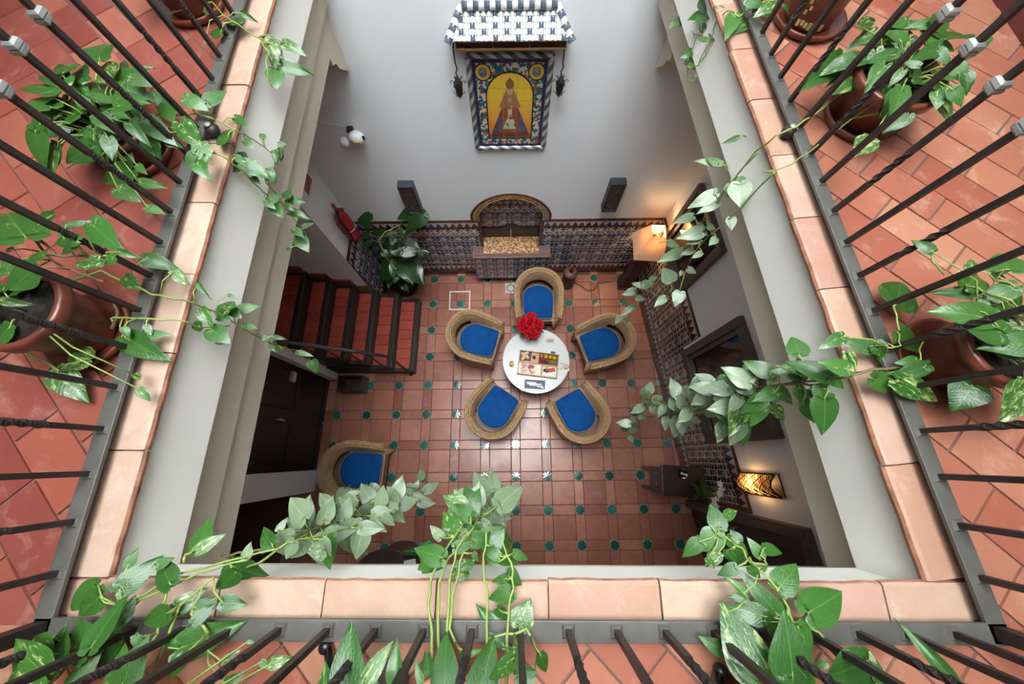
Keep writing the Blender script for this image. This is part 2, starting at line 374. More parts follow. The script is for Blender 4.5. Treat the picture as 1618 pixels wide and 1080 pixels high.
# ------------------------------------------------------------------ iron railings round the opening
RZ = 4.24                                       # top of the flat bottom bar
def bar_mesh(twisted):
    m = MB(); r = .0105
    zs = [0, .14]; tw = [0, 0]
    if twisted:
        for i in range(1, 15): zs.append(.14+.13*i/14); tw.append(i/14*math.pi*2)
    zs += [.375, .465, .86, .985]; tw += [tw[-1]]*4
    m.tube([(0, 0, z) for z in zs], r, 4, True, tw, True)
    return m.mesh('bar', M['iron'])
BAR = {0: bar_mesh(0), 1: bar_mesh(1)}
mk = MB()
for z0, z1, w0, w1 in ((-.017, -.012, .0105, .0145), (-.012, -.003, .0145, .0155), (-.003, .002, .0125, .0125), (.002, .011, .0155, .0145), (.011, .016, .0145, .0105)):
    mk.prism([(-w0, -w0), (w0, -w0), (w0, w0), (-w0, w0)], z0, z1, [(-w1, -w1), (w1, -w1), (w1, w1), (-w1, w1)])
KNOT = mk.mesh('collar', M['collar'])
mw = MB().prism([(-.016, -.016), (.016, -.016), (.016, .016), (-.016, .016)], 0, .006, [(-.011, -.011), (.011, -.011), (.011, .011), (-.011, .011)])
WELD = mw.mesh('weld', M['flat'])
def railing(name, p, q, nint, label, par0=1, first=0, last=1):
    p = Vector(p); q = Vector(q); d = q-p; a = math.atan2(d.y, d.x); L = d.length; dn = d.normalized()
    rt = thing(name, label, 'railing', (p.x, p.y, RZ), a, 'iron railings round the opening')
    MB().box(-.022, L+.022, -.026, .022, -.012, 0).build('flat_bar', M['flat'], rt, bevel=.0015)
    MB().box(-.02, L+.02, -.022, .022, .985, .997).build('handrail', M['iron'], rt, bevel=.003)
    for k in range(nint+1):
        if (k == 0 and not first) or (k == nint and not last): continue
        x = L*k/nint; corner = (k == nint and last == 2) or (k == 0 and first == 2)
        if corner:
            MB().box(-.016, .016, -.016, .016, -.04, .985).build('corner_post', M['iron'], rt, loc=(x, 0, 0)); continue
        b = link('bar', BAR[(k+par0) % 2], rt, (x, 0, 0)); link('weld', WELD, b)
        link('collar', KNOT, b, (0, 0, .465+random.uniform(-.006, .006)))
    return rt
railing('railing', (RAILX-.002, 2.60, RZ), (RAILX+.006, -.592, RZ), 26, 'dark iron railing of the left gallery, bars leaning toward the upper left corner', 1, 1, 0)
railing('railing', (xrr(2.64), 2.64, RZ), (xrr(-.592), -.592, RZ), 26, 'dark iron railing of the right gallery beside the large spilling pot', 1, 1, 0)
railing('railing', (RAILX+.006, -.592, RZ), (xrr(-.592), -.592, RZ), 20, 'dark iron railing of the near gallery along the bottom of the picture', 0, 2, 2)
# two dark round knobs set on the coping
for x, y, lb in ((-1.205, 1.017, 'small dark round knob on the left coping under trailing leaves'), (1.0, 1.02, 'small dark round knob on the right coping beside a thin stem')):
    o = thing('coping_knob', lb, 'knob', (x, y, GZ), 0, 'knobs on the coping')
    MB().lathe([(.012, 0), (.012, .012), (.024, .016), (.027, .03), (.02, .044), (.006, .05), (.0001, .05)], 14).build('knob', M['iron'], o, True)
    MB().lathe([(.008, 0), (.014, .004), (.006, .008), (.0001, .008)], 10).build('rosette', M['collar'], o, True, loc=(0, 0, .048))
# tripod of the photographer on the near gallery floor
def tripod():
    t = thing('tripod', 'black camera tripod standing behind the near railing', 'tripod', (.0, -1.0, GZ))
    ap = Vector((0, 0, .84))
    for fx, fy in ((-.525, .362), (.475, .315), (0, -.45)):
        f = Vector((fx, fy, 0)); l = MB().tube([f+(ap-f)*.02, f+(ap-f)*.45, ap], [.012, .012, .017], 10).build('leg', M['black'], t, True)
        MB().lathe([(.013, 0), (.016, .006), (.016, .02), (.012, .028)], 14).build('rubber_foot', M['black'], l, True, loc=f)
    MB().lathe([(.04, .8), (.045, .83), (.045, .87), (.03, .89)], 14).build('head', M['black'], t, True)
    MB().tube([(0, 0, .87), (0, 0, 1.05)], .014, 10).build('column', M['black'], t, True)
tripod()

# ------------------------------------------------------------------ stairs
M['riser'] = plain('black_edge_tile', (.022, .018, .014), .45)
M['tread'] = objcol('stair_tread_tile', [(.36, .05, .032), (.44, .075, .042), (.40, .06, .038), (.33, .045, .03)], .4, .15, .4, 7, (.14, .03, .02), (.55, .22, .12), .12, .3)
sx = [-1.455, -1.72, -1.972, -2.205, -2.445, -2.68, -2.92, -3.16, -3.4]
stair = struct(MB().build('stairs', M['riser']), 'red tiled staircase climbing left'); ms = MB()
for k, x in enumerate(sx):
    yS = .985 if k < 2 else 1.0; yN = 2.10 if k < 2 else 2.07
    ms.box(-3.9, x, yS, yN, .18*k, .18*(k+1)-.01)
stair.data = ms.mesh('stairs', M['riser'])
for k, x in enumerate(sx[:8]):
    z = .18*(k+1); yS = .985 if k < 2 else 1.0; yN = 2.10 if k < 2 else 2.07
    x1 = sx[k+1]+.008
    MB().box(x-.055, x+.012, yS, yN, z-.035, z+.004).build('nosing', M['riser'], stair, bevel=.008)
    n = 7; h = (yN-yS-.10)/n
    for i in range(n):
        MB().box(x1, x-.058, yS+.04+h*i+.003, yS+.04+h*(i+1)-.003, z-.012, z+random.uniform(0, .002)).build('tread_tile', M['tread'], stair)
# stepped skirting on the pier
mk = plain('skirting_terracotta', (.24, .10, .065), .6)
for k, x in enumerate(sx[:8]):
    z = .18*(k+1); x1 = sx[k+1]
    if x1 < -2.05:
        MB().box(x1-.03, min(x, -2.045), 2.052, 2.07, z-.02, z+.14).build('skirting_tile', mk, stair)
# stair handrail
hr = thing('stair_railing', 'dark iron stair railing beside the red steps', 'railing', (-1.55, .98, 0))
pts = [(-.05, 0, 1.02), (-.3, 0, 1.22), (-1.1, 0, 1.67), (-1.9, 0, 2.15)]
MB().tube(pts, .022, 4, True, 0, True).build('handrail', M['iron'], hr)
MB().tube([(-.05, 0, 1.02), (.02, 0, .95), (.02, 0, .85)], .012, 6).build('scroll', M['iron'], hr)
MB().tube([(0.02, 0, 0), (.02, 0, .99)], .016, 4, True, 0, True).build('newel', M['iron'], hr)
MB().lathe([(.03, 0), (.03, .02), (.018, .035)], 12).build('newel_foot', M['iron'], hr, True, loc=(.02, 0, 0))
for i in range(1, 9):
    x = -.02-.2*i; zt = 1.02+(-x-.05)*.6; zb = .18*max(0, math.floor((-x+.1)/.245+1))
    MB().tube([(x, 0, min(zb, zt-.3)), (x, 0, zt)], .009, 4, True, 0, True).build('baluster', M['iron'], hr)

# ------------------------------------------------------------------ tiled dados
def star_pat(name, n1, wl, cols, line=(.55, .53, .55), hexa=False, rough=.2, angs=(0, 45, 90, 135)):
    t = NT(name); u = t.sep(t.coord('UV')); x = t.math('SUBTRACT', u[0], .5); y = t.math('SUBTRACT', u[1], .5)
    def fr(v): return t.math('ABSOLUTE', t.math('SUBTRACT', t.math('FRACT', v), .5))
    if hexa:
        vo = t.n('ShaderNodeTexVoronoi', feature='DISTANCE_TO_EDGE'); vo.inputs['Randomness'].default_value = .0
        cv = t.n('ShaderNodeCombineXYZ'); row = t.math('FLOOR', t.math('MULTIPLY', u[1], n1))
        t.put(cv.inputs[0], t.math('ADD', t.math('MULTIPLY', u[0], n1), t.math('MULTIPLY', t.math('MODULO', row, 2), .5))); t.put(cv.inputs[1], t.math('MULTIPLY', u[1], n1))
        t.put(vo.inputs['Vector'], cv.outputs[0]); vo.inputs['Scale'].default_value = 1
        msk = t.math('LESS_THAN', vo.outputs['Distance'], wl)
        cell = t.n('ShaderNodeTexWhiteNoise'); fl_ = t.n('ShaderNodeVectorMath', operation='FLOOR'); t.put(fl_.inputs[0], cv.outputs[0]); t.put(cell.inputs[0], fl_.outputs[0])
    else:
        ds = []
        for a in angs:
            c, s_ = math.cos(R(a)), math.sin(R(a)); k = n1 if (a % 90 == 0 or len(angs) == 3) else n1*math.sqrt(2)/2*1.0
            ds.append(fr(t.math('ADD', t.math('MULTIPLY', t.math('ADD', t.math('MULTIPLY', x, c), t.math('MULTIPLY', y, s_)), k), .25)))
        mn = ds[0]
        for d in ds[1:]: mn = t.math('MINIMUM', mn, d)
        rr = t.math('SQRT', t.math('ADD', t.math('MULTIPLY', x, x), t.math('MULTIPLY', y, y)))
        ring = t.math('LESS_THAN', t.math('ABSOLUTE', t.math('SUBTRACT', rr, .17)), .03); dot = t.math('LESS_THAN', rr, .08)
        msk = t.math('MAXIMUM', t.math('MAXIMUM', t.math('LESS_THAN', mn, wl), ring), dot)
        cell = t.n('ShaderNodeTexWhiteNoise'); cv = t.n('ShaderNodeCombineXYZ')
        t.put(cv.inputs[0], t.math('FLOOR', t.math('MULTIPLY', u[0], n1*1.5))); t.put(cv.inputs[1], t.math('FLOOR', t.math('MULTIPLY', u[1], n1*1.5))); t.put(cell.inputs[0], cv.outputs[0])
    rp = t.n('ShaderNodeValToRGB'); rp.color_ramp.interpolation = 'CONSTANT'; e = rp.color_ramp.elements
    while len(e) < len(cols): e.new(.5)
    for i, (el, c) in enumerate(zip(e, cols)): el.position = i/len(cols); el.color = (*c, 1)
    t.put(rp.inputs[0], cell.outputs[0])
    return t.out(t.mix(msk, rp.outputs[0], line), rough, 0, .4)
BLK, NAV, BRN, GRN = (.012, .011, .013), (.02, .045, .17), (.10, .035, .02), (.015, .06, .05)
M['zel'] = star_pat('star_tile_print', 3, .045, [BLK, (.015, .03, .10), (.025, .025, .035), BLK, (.02, .04, .12), (.03, .03, .05), (.05, .022, .018)], (.50, .51, .56))
M['zelr'] = star_pat('lattice_tile_print', 3, .075, [BLK, (.02, .014, .012), BLK, (.03, .02, .02)], (.56, .48, .42), False, .2, (0, 60, 120))
M['zels'] = star_pat('band_tile_print', 2, .10, [NAV, BLK, BRN, BLK], (.6, .58, .56))
M['creamt'] = plain('cream_glazed_tile', (.50, .47, .45), .25, coat=.4, var=.1)
TRI = [plain('navy_glaze', (.016, .045, .20), .2, coat=.5), plain('black_glaze', (.012, .01, .012), .2, coat=.5), plain('rust_glaze', (.12, .028, .016), .2, coat=.5), plain('green_glaze_tri', (.02, .07, .07), .2, coat=.5)]
def tile_me(w, h, mat, name):
    m = MB(); t = .012; e = .0015
    m.add([(-w/2+e, 0, -h/2+e), (w/2-e, 0, -h/2+e), (w/2-e, 0, h/2-e), (-w/2+e, 0, h/2-e), (-w/2+e, -t, -h/2+e), (w/2-e, -t, -h/2+e), (w/2-e, -t, h/2-e), (-w/2+e, -t, h/2-e)],
          [(4, 5, 6, 7), (0, 1, 5, 4), (1, 2, 6, 5), (2, 3, 7, 6), (3, 0, 4, 7)])
    m.uv = [((v[0]+w/2)/w, (v[2]+h/2)/h) for v in m.v]
    return m.mesh(name, mat)
CACHE = {}
def tiles_row(par, x0, x1, z0, z1, step, mat, name, y=0, flip=False):
    n = max(1, round((x1-x0)/step)); w = (x1-x0)/n; key = (round(w, 4), round(z1-z0, 4), mat.name)
    if key not in CACHE: CACHE[key] = tile_me(w, z1-z0, mat, name)
    for i in range(n): link(name, CACHE[key], par, (x0+w*(i+.5), y, (z0+z1)/2))
def tri_row(par, x0, x1, z0, z1, step, y=0):
    n = max(1, round((x1-x0)/step)); w = (x1-x0)/n; h = z1-z0
    tiles_row(par, x0, x1, z0, z1, .26, M['creamt'], 'border_tile', y)
    for c in range(4):
        key = ('tri', round(w, 4), round(h, 4), c)
        if key not in CACHE:
            a = [(-w*.47, -h*.44), (w*.47, -h*.44), (0, h*.42)]
            m = MB().add([(x, -.0115, z) for x, z in a]+[(x, -.0155, z) for x, z in a], [(3, 4, 5), (0, 1, 4, 3), (1, 2, 5, 4), (2, 0, 3, 5)]); CACHE[key] = m.mesh('triangle_tile', TRI[c])
    for i in range(n): link('triangle_tile', CACHE[('tri', round(w, 4), round(h, 4), (0, 1, 2, 3, 0, 1, 2)[(i*3+i//5) % 7])], par, (x0+w*(i+.5), y, (z0+z1)/2))
def dado(par, x0, x1, main='zel', zmin=0, zmax=1.385, zlow=None):
    rows = [('strip', 1.345, 1.385), ('tri', 1.245, 1.345), ('strip', 1.205, 1.245), ('band', 1.075, 1.205), ('main', .295, 1.075), ('strip', .27, .295), ('tri2', .16, .27), ('strip2', 0, .16)]
    if main == 'zelr': rows = [('strip', 1.345, 1.385), ('tri', 1.225, 1.345), ('strip', 1.195, 1.225), ('main', .295, 1.195), ('strip', .27, .295), ('tri2', .17, .27), ('strip2', 0, .17)]
    for k, z0, z1 in rows:
        z0 = max(z0, zmin); z1 = min(z1, zmax)
        if z1-z0 < .015: continue
        if k.startswith('strip'): tiles_row(par, x0, x1, z0, z1, .28, M['brownt'], 'brown_tile')
        elif k == 'tri': tri_row(par, x0, x1, z0, z1, .088)
        elif k == 'tri2': tri_row(par, x0, x1, z0, z1, .075)
        elif k == 'band': tiles_row(par, x0, x1, z0, z1, .13, M['zels'], 'band_tile')
        else:
            n = max(1, round((z1-z0)/.195)); h = (z1-z0)/n
            for r in range(n): tiles_row(par, x0, x1, z0+h*r, z0+h*(r+1), .195, M[main], 'dado_tile')
lx = lambda X: X+.1
dado(wb, lx(-2.03), NXA-.03); dado(wb, NXB+.03, lx(1.82))
for x in (NXA-.015, NXB+.015):
    for i in range(4): link('jamb_tile', CACHE.setdefault('jamb', tile_me(.03, .15, M['brownt'], 'jamb_tile')), wb, (x, 0, .86+.15*i))
dado(wr, -.02, 1.55, 'zelr'); dado(wr, 1.55, 2.73, 'zelr', 0, .93); dado(wr, 2.73, 3.33, 'zelr')
for z in [i*.0985 for i in range(14)]:
    link('end_tile', tile_me(.05, .0985, M['brownt'], 'end_tile'), wr, (3.355, 0, z+.05))
# pier dado (east face)
pd = struct(MB().box(0, .535, .0, .01, 0, 1.38).build('trim_7', M['brownt'], loc=(-2.032, 2.07, 0), rz=math.pi/2), 'tiled dado on the pier by the stairs')
dado(pd, 0, .53)

# ------------------------------------------------------------------ wall fountain in its niche
nf = thing('wall_fountain', 'tiled wall fountain in an arched niche behind the chairs', 'fountain', OB, AB)
nb = arch(NXA, NXB, 1.50, .30)
# niche lining of tiles
tiles_y = .19
nback = MB().box(NXA-.02, NXB+.02, .192, .21, .45, 1.9).build('niche_back', M['brownt'], nf)
for r, z0 in enumerate((.98, 1.14)):
    tiles_row(nback, NXA+.01, NXB-.01, z0, z0+.16, .19, M['zel'], 'niche_tile', .192)
tiles_row(nback, NXA+.01, NXB-.01, 1.30, 1.41, .13, M['zels'], 'niche_tile', .192)
tri_row(nback, NXA+.01, NXB-.01, 1.41, 1.50, .088, .192)
tiles_row(nback, NXA+.06, NXB-.06, 1.5, 1.66, .19, M['zel'], 'niche_tile', .192)
for s_, x in ((1, NXA), (-1, NXB)):
    MB().box(x-.001 if s_ > 0 else x-.012, x+.012 if s_ > 0 else x+.001, 0, .19, .55, 1.5).build('side_lining', M['brownt'], nf)
# ogee dark panel behind the basin
og = [(NXA+.01, .60), (NXB-.01, .60)]
xs = [NXB-.01-(NXB-NXA-.02)*i/24 for i in range(25)]
og += [(x, .94+.105*max(0, math.cos(min(math.pi/2, abs(x-(NXA+NXB)/2)/.13*math.pi/2)))**.8) for x in xs]
m = MB(); n = len(og); m.add([(x, .165, z) for x, z in og]+[(x, .192, z) for x, z in og], [tuple(range(n)), tuple(range(n, 2*n))[::-1]]+[(i, n+i, n+(i+1) % n, (i+1) % n) for i in range(n)])
m.build('ogee_panel', M['wood'], nf)
MB().tube([(.02, .165, .98), (.02, .10, .97), (.02, .085, .94)], .008, 8).build('spout', M['silver'], nf, True)
MB().tube([(.02, .084, .94), (.02, .075, .74)], .003, 6).build('water_jet', plain('clear_water', (.8, .85, .88), .05, bump=0), nf, True)
# arch surround
def arch_band(g0, g1, y0, y1, mat, name):
    a = arch(NXA-g0, NXB+g0, 1.50, .30+g0*.6, 20); b = arch(NXA-g1, NXB+g1, 1.50, .30+g1*.6, 20)
    a = [(NXA-g0, 1.385)]+a+[(NXB+g0, 1.385)]; b = [(NXA-g1, 1.385)]+b+[(NXB+g1, 1.385)]
    m = MB()
    for i in range(len(a)-1):
        for pc in (0,):
            q = [a[i], a[i+1], b[i+1], b[i]]
            m.add([(x, y1, z) for x, z in q]+[(x, y0, z) for x, z in q], [(7, 6, 5, 4), (0, 1, 5, 4), (1, 2, 6, 5), (2, 3, 7, 6), (3, 0, 4, 7)])
    return m.build(name, mat, nf)
t = NT('yellow_arch_tile'); g = t.coord('Object'); vo = t.n('ShaderNodeTexVoronoi', feature='DISTANCE_TO_EDGE'); t.put(vo.inputs['Vector'], g); vo.inputs['Scale'].default_value = 42
M['yarch'] = t.out(t.mix(t.math('LESS_THAN', vo.outputs['Distance'], .14), (.06, .05, .05), (.42, .30, .13)), .25, 0, .4)
arch_band(0, .012, -.022, 0, M['creamt'] if False else plain('ochre_edge', (.45, .27, .07), .3), 'arch_edge')
arch_band(.012, .06, -.018, 0, M['yarch'], 'arch_pattern_band'); arch_band(.06, .072, -.022, 0, bpy.data.materials['ochre_edge'], 'arch_edge'); arch_band(.072, .105, -.018, 0, M['brownt'], 'arch_rim')
# basin trough hung in front
bx0, bx1, by, bz0, bz1 = -.50, .555, -.17, .17, .80
bs = MB().box(bx0, bx1, by, by+.04, bz0, bz1-.031).box(bx0, bx0+.08, by, 0, bz0, bz1-.031).box(bx1-.08, bx1, by, 0, bz0, bz1-.031).box(bx0, bx1, by, .0, bz0, bz0+.05).build('basin', M['grout'], nf)
for r in range(4):
    h = (bz1-.03-bz0)/4; tiles_row(bs, bx0, bx1, bz0+h*r, bz0+h*(r+1), .152, M['zel'], 'basin_tile', by)
rim = plain('mauve_brown_rim', (.16, .09, .075), .4, coat=.2)
MB().box(bx0-.01, bx1+.01, by-.02, by+.045, bz1-.03, bz1).box(bx0-.01, NXA, by+.0455, 0, bz1-.03, bz1).box(NXB, bx1+.01, by+.0455, 0, bz1-.03, bz1).build('basin_rim', rim, nf, bevel=.004)
t = NT('gold_pebbles'); vo = t.n('ShaderNodeTexVoronoi'); t.put(vo.inputs['Vector'], t.coord()); vo.inputs['Scale'].default_value = 55
M['peb'] = t.out(t.ramp(t.sep(vo.outputs['Color'])[0], [(0, (.12, .05, .015)), (.5, (.48, .22, .06)), (1, (.85, .6, .32))]), .15, 0, .8); t.bump(vo.outputs['Distance'], .8, .01)
MB().box(bx0+.06, bx1-.06, by+.03, .19, bz1-.10, bz1-.05).build('pebble_bed', M['peb'], nf)['kind'] = 'stuff'

# ------------------------------------------------------------------ tiled shrine with its small roof
def panel_material():
    """flat print of the tile panel: golden arch, robed figure, floral border (panel space: x -.5..5, z 0..1)"""
    t = NT('painted_tile_panel'); c = t.sep(t.coord('UV')); x, z = c[0], c[1]
    ax = t.math('ABSOLUTE', t.math('SUBTRACT', x, .5))
    def lt(a, b): return t.math('LESS_THAN', a, b)
    def gt(a, b): return t.math('GREATER_THAN', a, b)
    def AND(*a):
        r = a[0]
        for b in a[1:]: r = t.math('MULTIPLY', r, b)
        return r
    def ell(cx, cz, rx, rz, sym=False):
        dx = t.math('DIVIDE', t.math('SUBTRACT', ax if sym else x, cx), rx); dz = t.math('DIVIDE', t.math('SUBTRACT', z, cz), rz)
        return lt(t.math('ADD', t.math('MULTIPLY', dx, dx), t.math('MULTIPLY', dz, dz)), 1)
    def trap(z0, z1, h0, h1):                       # half width from h0 (bottom) to h1 (top)
        f = t.math('DIVIDE', t.math('SUBTRACT', z, z0), z1-z0)
        return AND(gt(z, z0), lt(z, z1), lt(ax, t.math('ADD', t.math('MULTIPLY', f, h1-h0), h0)))
    vv = t.n('ShaderNodeMapping'); t.put(vv.inputs[0], t.coord('UV')); vv.inputs['Scale'].default_value = (1, 1.4, 1)
    vo = t.n('ShaderNodeTexVoronoi'); t.put(vo.inputs['Vector'], vv.outputs[0]); vo.inputs['Scale'].default_value = 26
    fc = t.ramp(t.sep(vo.outputs['Color'])[0], [(0, (.01, .10, .13)), (.25, (.55, .50, .38)), (.45, (.02, .16, .10)), (.6, (.42, .10, .04)), (.75, (.60, .55, .45)), (.9, (.03, .05, .22))])
    fc.node.color_ramp.interpolation = 'CONSTANT'
    nz = t.noise(vv.outputs[0], 9, 4)
    col = fc
    col = t.mix(AND(gt(ax, .455)), col, (.02, .02, .09)); col = t.mix(t.math('MAXIMUM', lt(z, .03), gt(z, .965)), col, (.02, .02, .09))
    for (cx, cz) in ((.36, .875),):
        col = t.mix(ell(cx, cz, .115, .088, True), col, (.015, .015, .03)); col = t.mix(ell(cx, cz, .098, .075, True), col, (.72, .42, .05)); col = t.mix(ell(cx, cz, .06, .05, True), col, (.10, .18, .22)); col = t.mix(ell(cx-.005, cz+.02, .022, .022, True), col, (.45, .20, .10))
    # arch field
    fld = t.math('MAXIMUM', AND(lt(ax, .345), gt(z, .10), lt(z, .62)), ell(0, .62, .345, .265, True)); fin = t.math('MAXIMUM', AND(lt(ax, .325), gt(z, .115), lt(z, .62)), ell(0, .62, .325, .248, True))
    gold = t.ramp(t.math('ADD', z, t.math('MULTIPLY', nz, .12)), [(.25, (.70, .20, .03)), (.5, (.80, .42, .05)), (.7, (.82, .54, .05))])
    col = t.mix(fld, col, (.03, .012, .012)); col = t.mix(fin, col, gold)
    col = t.mix(AND(fin, lt(z, .165)), col, (.16, .11, .08))
    # figure: mantle, robe, sleeves, faces, crown
    col = t.mix(trap(.13, .56, .315, .085), col, (.17, .05, .022)); col = t.mix(AND(trap(.20, .48, .27, .12), gt(ax, .14), gt(nz, .42)), col, (.05, .11, .24))
    col = t.mix(trap(.21, .60, .135, .10), col, (.30, .075, .035)); col = t.mix(trap(.50, .74, .16, .03), col, (.36, .17, .07))
    col = t.mix(AND(trap(.22, .36, .125, .05), gt(nz, .45)), col, (.45, .55, .38)); col = t.mix(AND(trap(.34, .52, .03, .03), gt(nz, .45)), col, (.62, .52, .32))
    col = t.mix(trap(.19, .235, .165, .165), col, (.28, .09, .03)); col = t.mix(ell(0, .685, .045, .045, True), col, (.55, .36, .22)); col = t.mix(ell(0, .585, .028, .03, True), col, (.5, .3, .18))
    col = t.mix(ell(0, .755, .06, .05, True), col, (.24, .12, .04)); col = t.mix(ell(0, .80, .02, .02, True), col, (.2, .08, .03))
    return t.out(col, .25, 0, .4)
sh = thing('tile_shrine', 'painted tile panel of a robed figure under a little blue and white roof', 'shrine', onB(0, 0, 0), AB)
Mp = panel_material()
px0, px1, pz0, pz1 = lx(-.368), lx(.202), 2.545, 3.345
nx, nz_ = 5, 7
for i in range(nx):
    for j in range(nz_):
        w = (px1-px0)/nx; h = (pz1-pz0)/nz_; m = MB(); e = .0012
        a = [(px0+w*i+e, pz0+h*j+e), (px0+w*(i+1)-e, pz0+h*j+e), (px0+w*(i+1)-e, pz0+h*(j+1)-e), (px0+w*i+e, pz0+h*(j+1)-e)]
        m.add([(x, 0, z) for x, z in a]+[(x, -.014, z) for x, z in a], [(4, 5, 6, 7), (0, 1, 5, 4), (1, 2, 6, 5), (2, 3, 7, 6), (3, 0, 4, 7)])
        m.uv = [((v[0]-px0)/(px1-px0), (v[2]-pz0)/(pz1-pz0)) for v in m.v]; m.build('picture_tile', Mp, sh)
MB().box(px0, px1, -.008, 0, pz0, pz1).build('grout_bed', M['creamt'], sh)
ropeA = plain('rope_cream', (.56, .52, .44), .3, coat=.3); ropeB = plain('rope_blue_green', (.05, .09, .12), .3, coat=.3)
def rope(p, q):
    p = Vector(p); q = Vector(q); L = (q-p).length; n = int(L/.03); m = MB(); r = .024
    d = (q-p).normalized(); s1_ = Vector((0, -1, 0)); s2_ = d.cross(s1_); seg = 6; N = n*6; vs = []; fs = []
    for i in range(N+1):
        tw = i/6*.9
        for k in range(8):
            a = 2*math.pi*k/8+tw; rr = r*(1 if k % 4 < 2 else .9); vs.append(p+d*(L*i/N)+(s1_*math.cos(a)+s2_*math.sin(a))*rr)
    m.add(vs, [(i*8+k, i*8+(k+1) % 8, (i+1)*8+(k+1) % 8, (i+1)*8+k) for i in range(N) for k in range(8)])
    m.mi = [0 if k % 4 < 2 else 1 for i in range(N) for k in range(8)]
    m.build('rope_frame', [ropeA, ropeB], sh, True)
fx0, fx1, fz0, fz1 = px0-.024, px1+.024, pz0-.024, pz1+.024
rope((fx0, -.01, fz0), (fx0, -.01, fz1)); rope((fx1, -.01, fz0), (fx1, -.01, fz1)); rope((fx0, -.01, fz1), (fx1, -.01, fz1)); rope((fx0, -.01, fz0), (fx1, -.01, fz0))
# roof: cornice of three pieces, barrel tiles in columns, hips and ridge
ez, rz_, ey = 3.545, 3.682, -.135
for i in range(3):
    a = lx(-.455)+i*.255
    c_ = MB().box(a+.001, a+.254, -.105, 0, 3.475, 3.485).box(a+.001, a+.254, -.085, 0, 3.485, 3.525).box(a+.001, a+.254, -.115, 0, 3.525, 3.54).build('cornice', M['brownt'], sh)
    MB().box(a+.001, a+.254, -.109, -.1, 3.474, 3.484).build('cornice_edge', bpy.data.materials['ochre_edge'], c_)
MB().add([(lx(-.50), ey, ez), (lx(.335), ey, ez), (lx(.235), 0, rz_), (lx(-.40), 0, rz_), (lx(-.5), 0, ez-.01), (lx(.335), 0, ez-.01)], [(0, 1, 2, 3), (0, 3, 4), (1, 5, 2), (0, 4, 5, 1)]).build('roof_core', ropeA, sh)
TW = plain('white_roof_glaze', (.52, .52, .50), .2, coat=.5, var=.06); TB = plain('blue_grey_roof_glaze', (.075, .09, .13), .2, coat=.5, var=.3, scale=60)
def barrel(L, r, mat, name):
    m = MB(); n = 6; vs = []
    for j, rr in ((0, r*1.08), (1, r*.92)):
        for k in range(n+1):
            a = math.pi*k/n; vs.append((rr*math.cos(a), j*L, rr*math.sin(a)))
    m.add(vs, [(k, k+1, n+2+k, n+1+k) for k in range(n)]+[tuple(range(n+1))]); return m.mesh(name, mat, True)
sl = math.hypot(-ey, rz_-ez); sa = math.atan2(rz_-ez, -ey); nrow = 6; ncol = 22; tl = sl/nrow
BT = [barrel(tl*1.12, .0165, mm_, 'roof_tile') for mm_ in (TW, TB)]
for c in range(ncol):
    x = lx(-.482)+(.80)*c/(ncol-1)
    for r in range(nrow):
        f = (r+.5)/nrow; lim0 = lx(-.50)+.10*f; lim1 = lx(.335)-.10*f
        if not (lim0 < x < lim1): continue
        o = link('roof_tile', BT[(1 if (r+c//2) % 2 == 0 else 0) if c % 2 == 0 else 0], sh, (x, ey+math.cos(sa)*tl*r, ez+math.sin(sa)*tl*r+.004)); o.rotation_euler.x = sa
def hip(p, q, n, nm):
    p = Vector(p); q = Vector(q); d = q-p
    for i in range(n):
        me = barrel(d.length/n*1.1, .026, (TB, TW)[i % 2], nm); o = link(nm, me, sh, p+d*(i/n)); y = d.normalized(); z = Vector((0, -.6, .8)); z = (z-y*z.dot(y)).normalized(); x = y.cross(z)
        o.rotation_euler = Matrix((x, y, z)).transposed().to_euler()
hip((lx(-.505), ey-.01, ez), (lx(-.395), -.01, rz_), 6, 'hip_tile'); hip((lx(.34), ey-.01, ez), (lx(.23), -.01, rz_), 6, 'hip_tile'); hip((lx(-.39), -.02, rz_+.005), (lx(.225), -.02, rz_+.005), 17, 'ridge_tile')
# two little wrought lanterns hanging from the cornice ends
def lantern(x, lb):
    o = thing('lantern', lb, 'lantern', onB(lx(x), -.10, 3.14), AB, 'wrought lanterns by the shrine')
    MB().tube([(0, 0, .335), (0, .0, .24), (.008, .0, .2), (-.006, 0, .17), (0, 0, .14)], .005, 6).build('chain', M['iron'], o)
    MB().lathe([(.03, .1), (.012, .13), (.004, .15)], 6).build('cap', M['iron'], o)
    MB().lathe([(.020, .0), (.030, .1)], 6).build('glass', plain('smoky_glass', (.02, .018, .016), .1), o)
    for k in range(6):
        a = math.pi*k/3; c, s_ = math.cos(a), math.sin(a)
        MB().tube([(.021*c, .021*s_, 0), (.032*c, .032*s_, .1)], .003, 4).build('cage_bar', M['iron'], o)
        MB().tube([(.032*c, .032*s_, .1), (.05*c, .05*s_, .112), (.058*c, .058*s_, .10), (.05*c, .05*s_, .09)], .003, 4).build('scroll', M['iron'], o)
        MB().tube([(.021*c, .021*s_, 0), (.04*c, .04*s_, .008), (.042*c, .042*s_, .024)], .003, 4).build('scroll', M['iron'], o)
    MB().lathe([(.022, -.004), (.014, -.016), (.004, -.034), (.0001, -.036)], 8).build('finial', M['iron'], o)
    MB().tube([(0, .1, .34), (0, 0, .345)], .006, 6).build('bracket', M['iron'], o)
lantern(-.475, 'small black wrought lantern hanging left of the painted tile panel'); lantern(.30, 'small black wrought lantern hanging right of the painted tile panel')

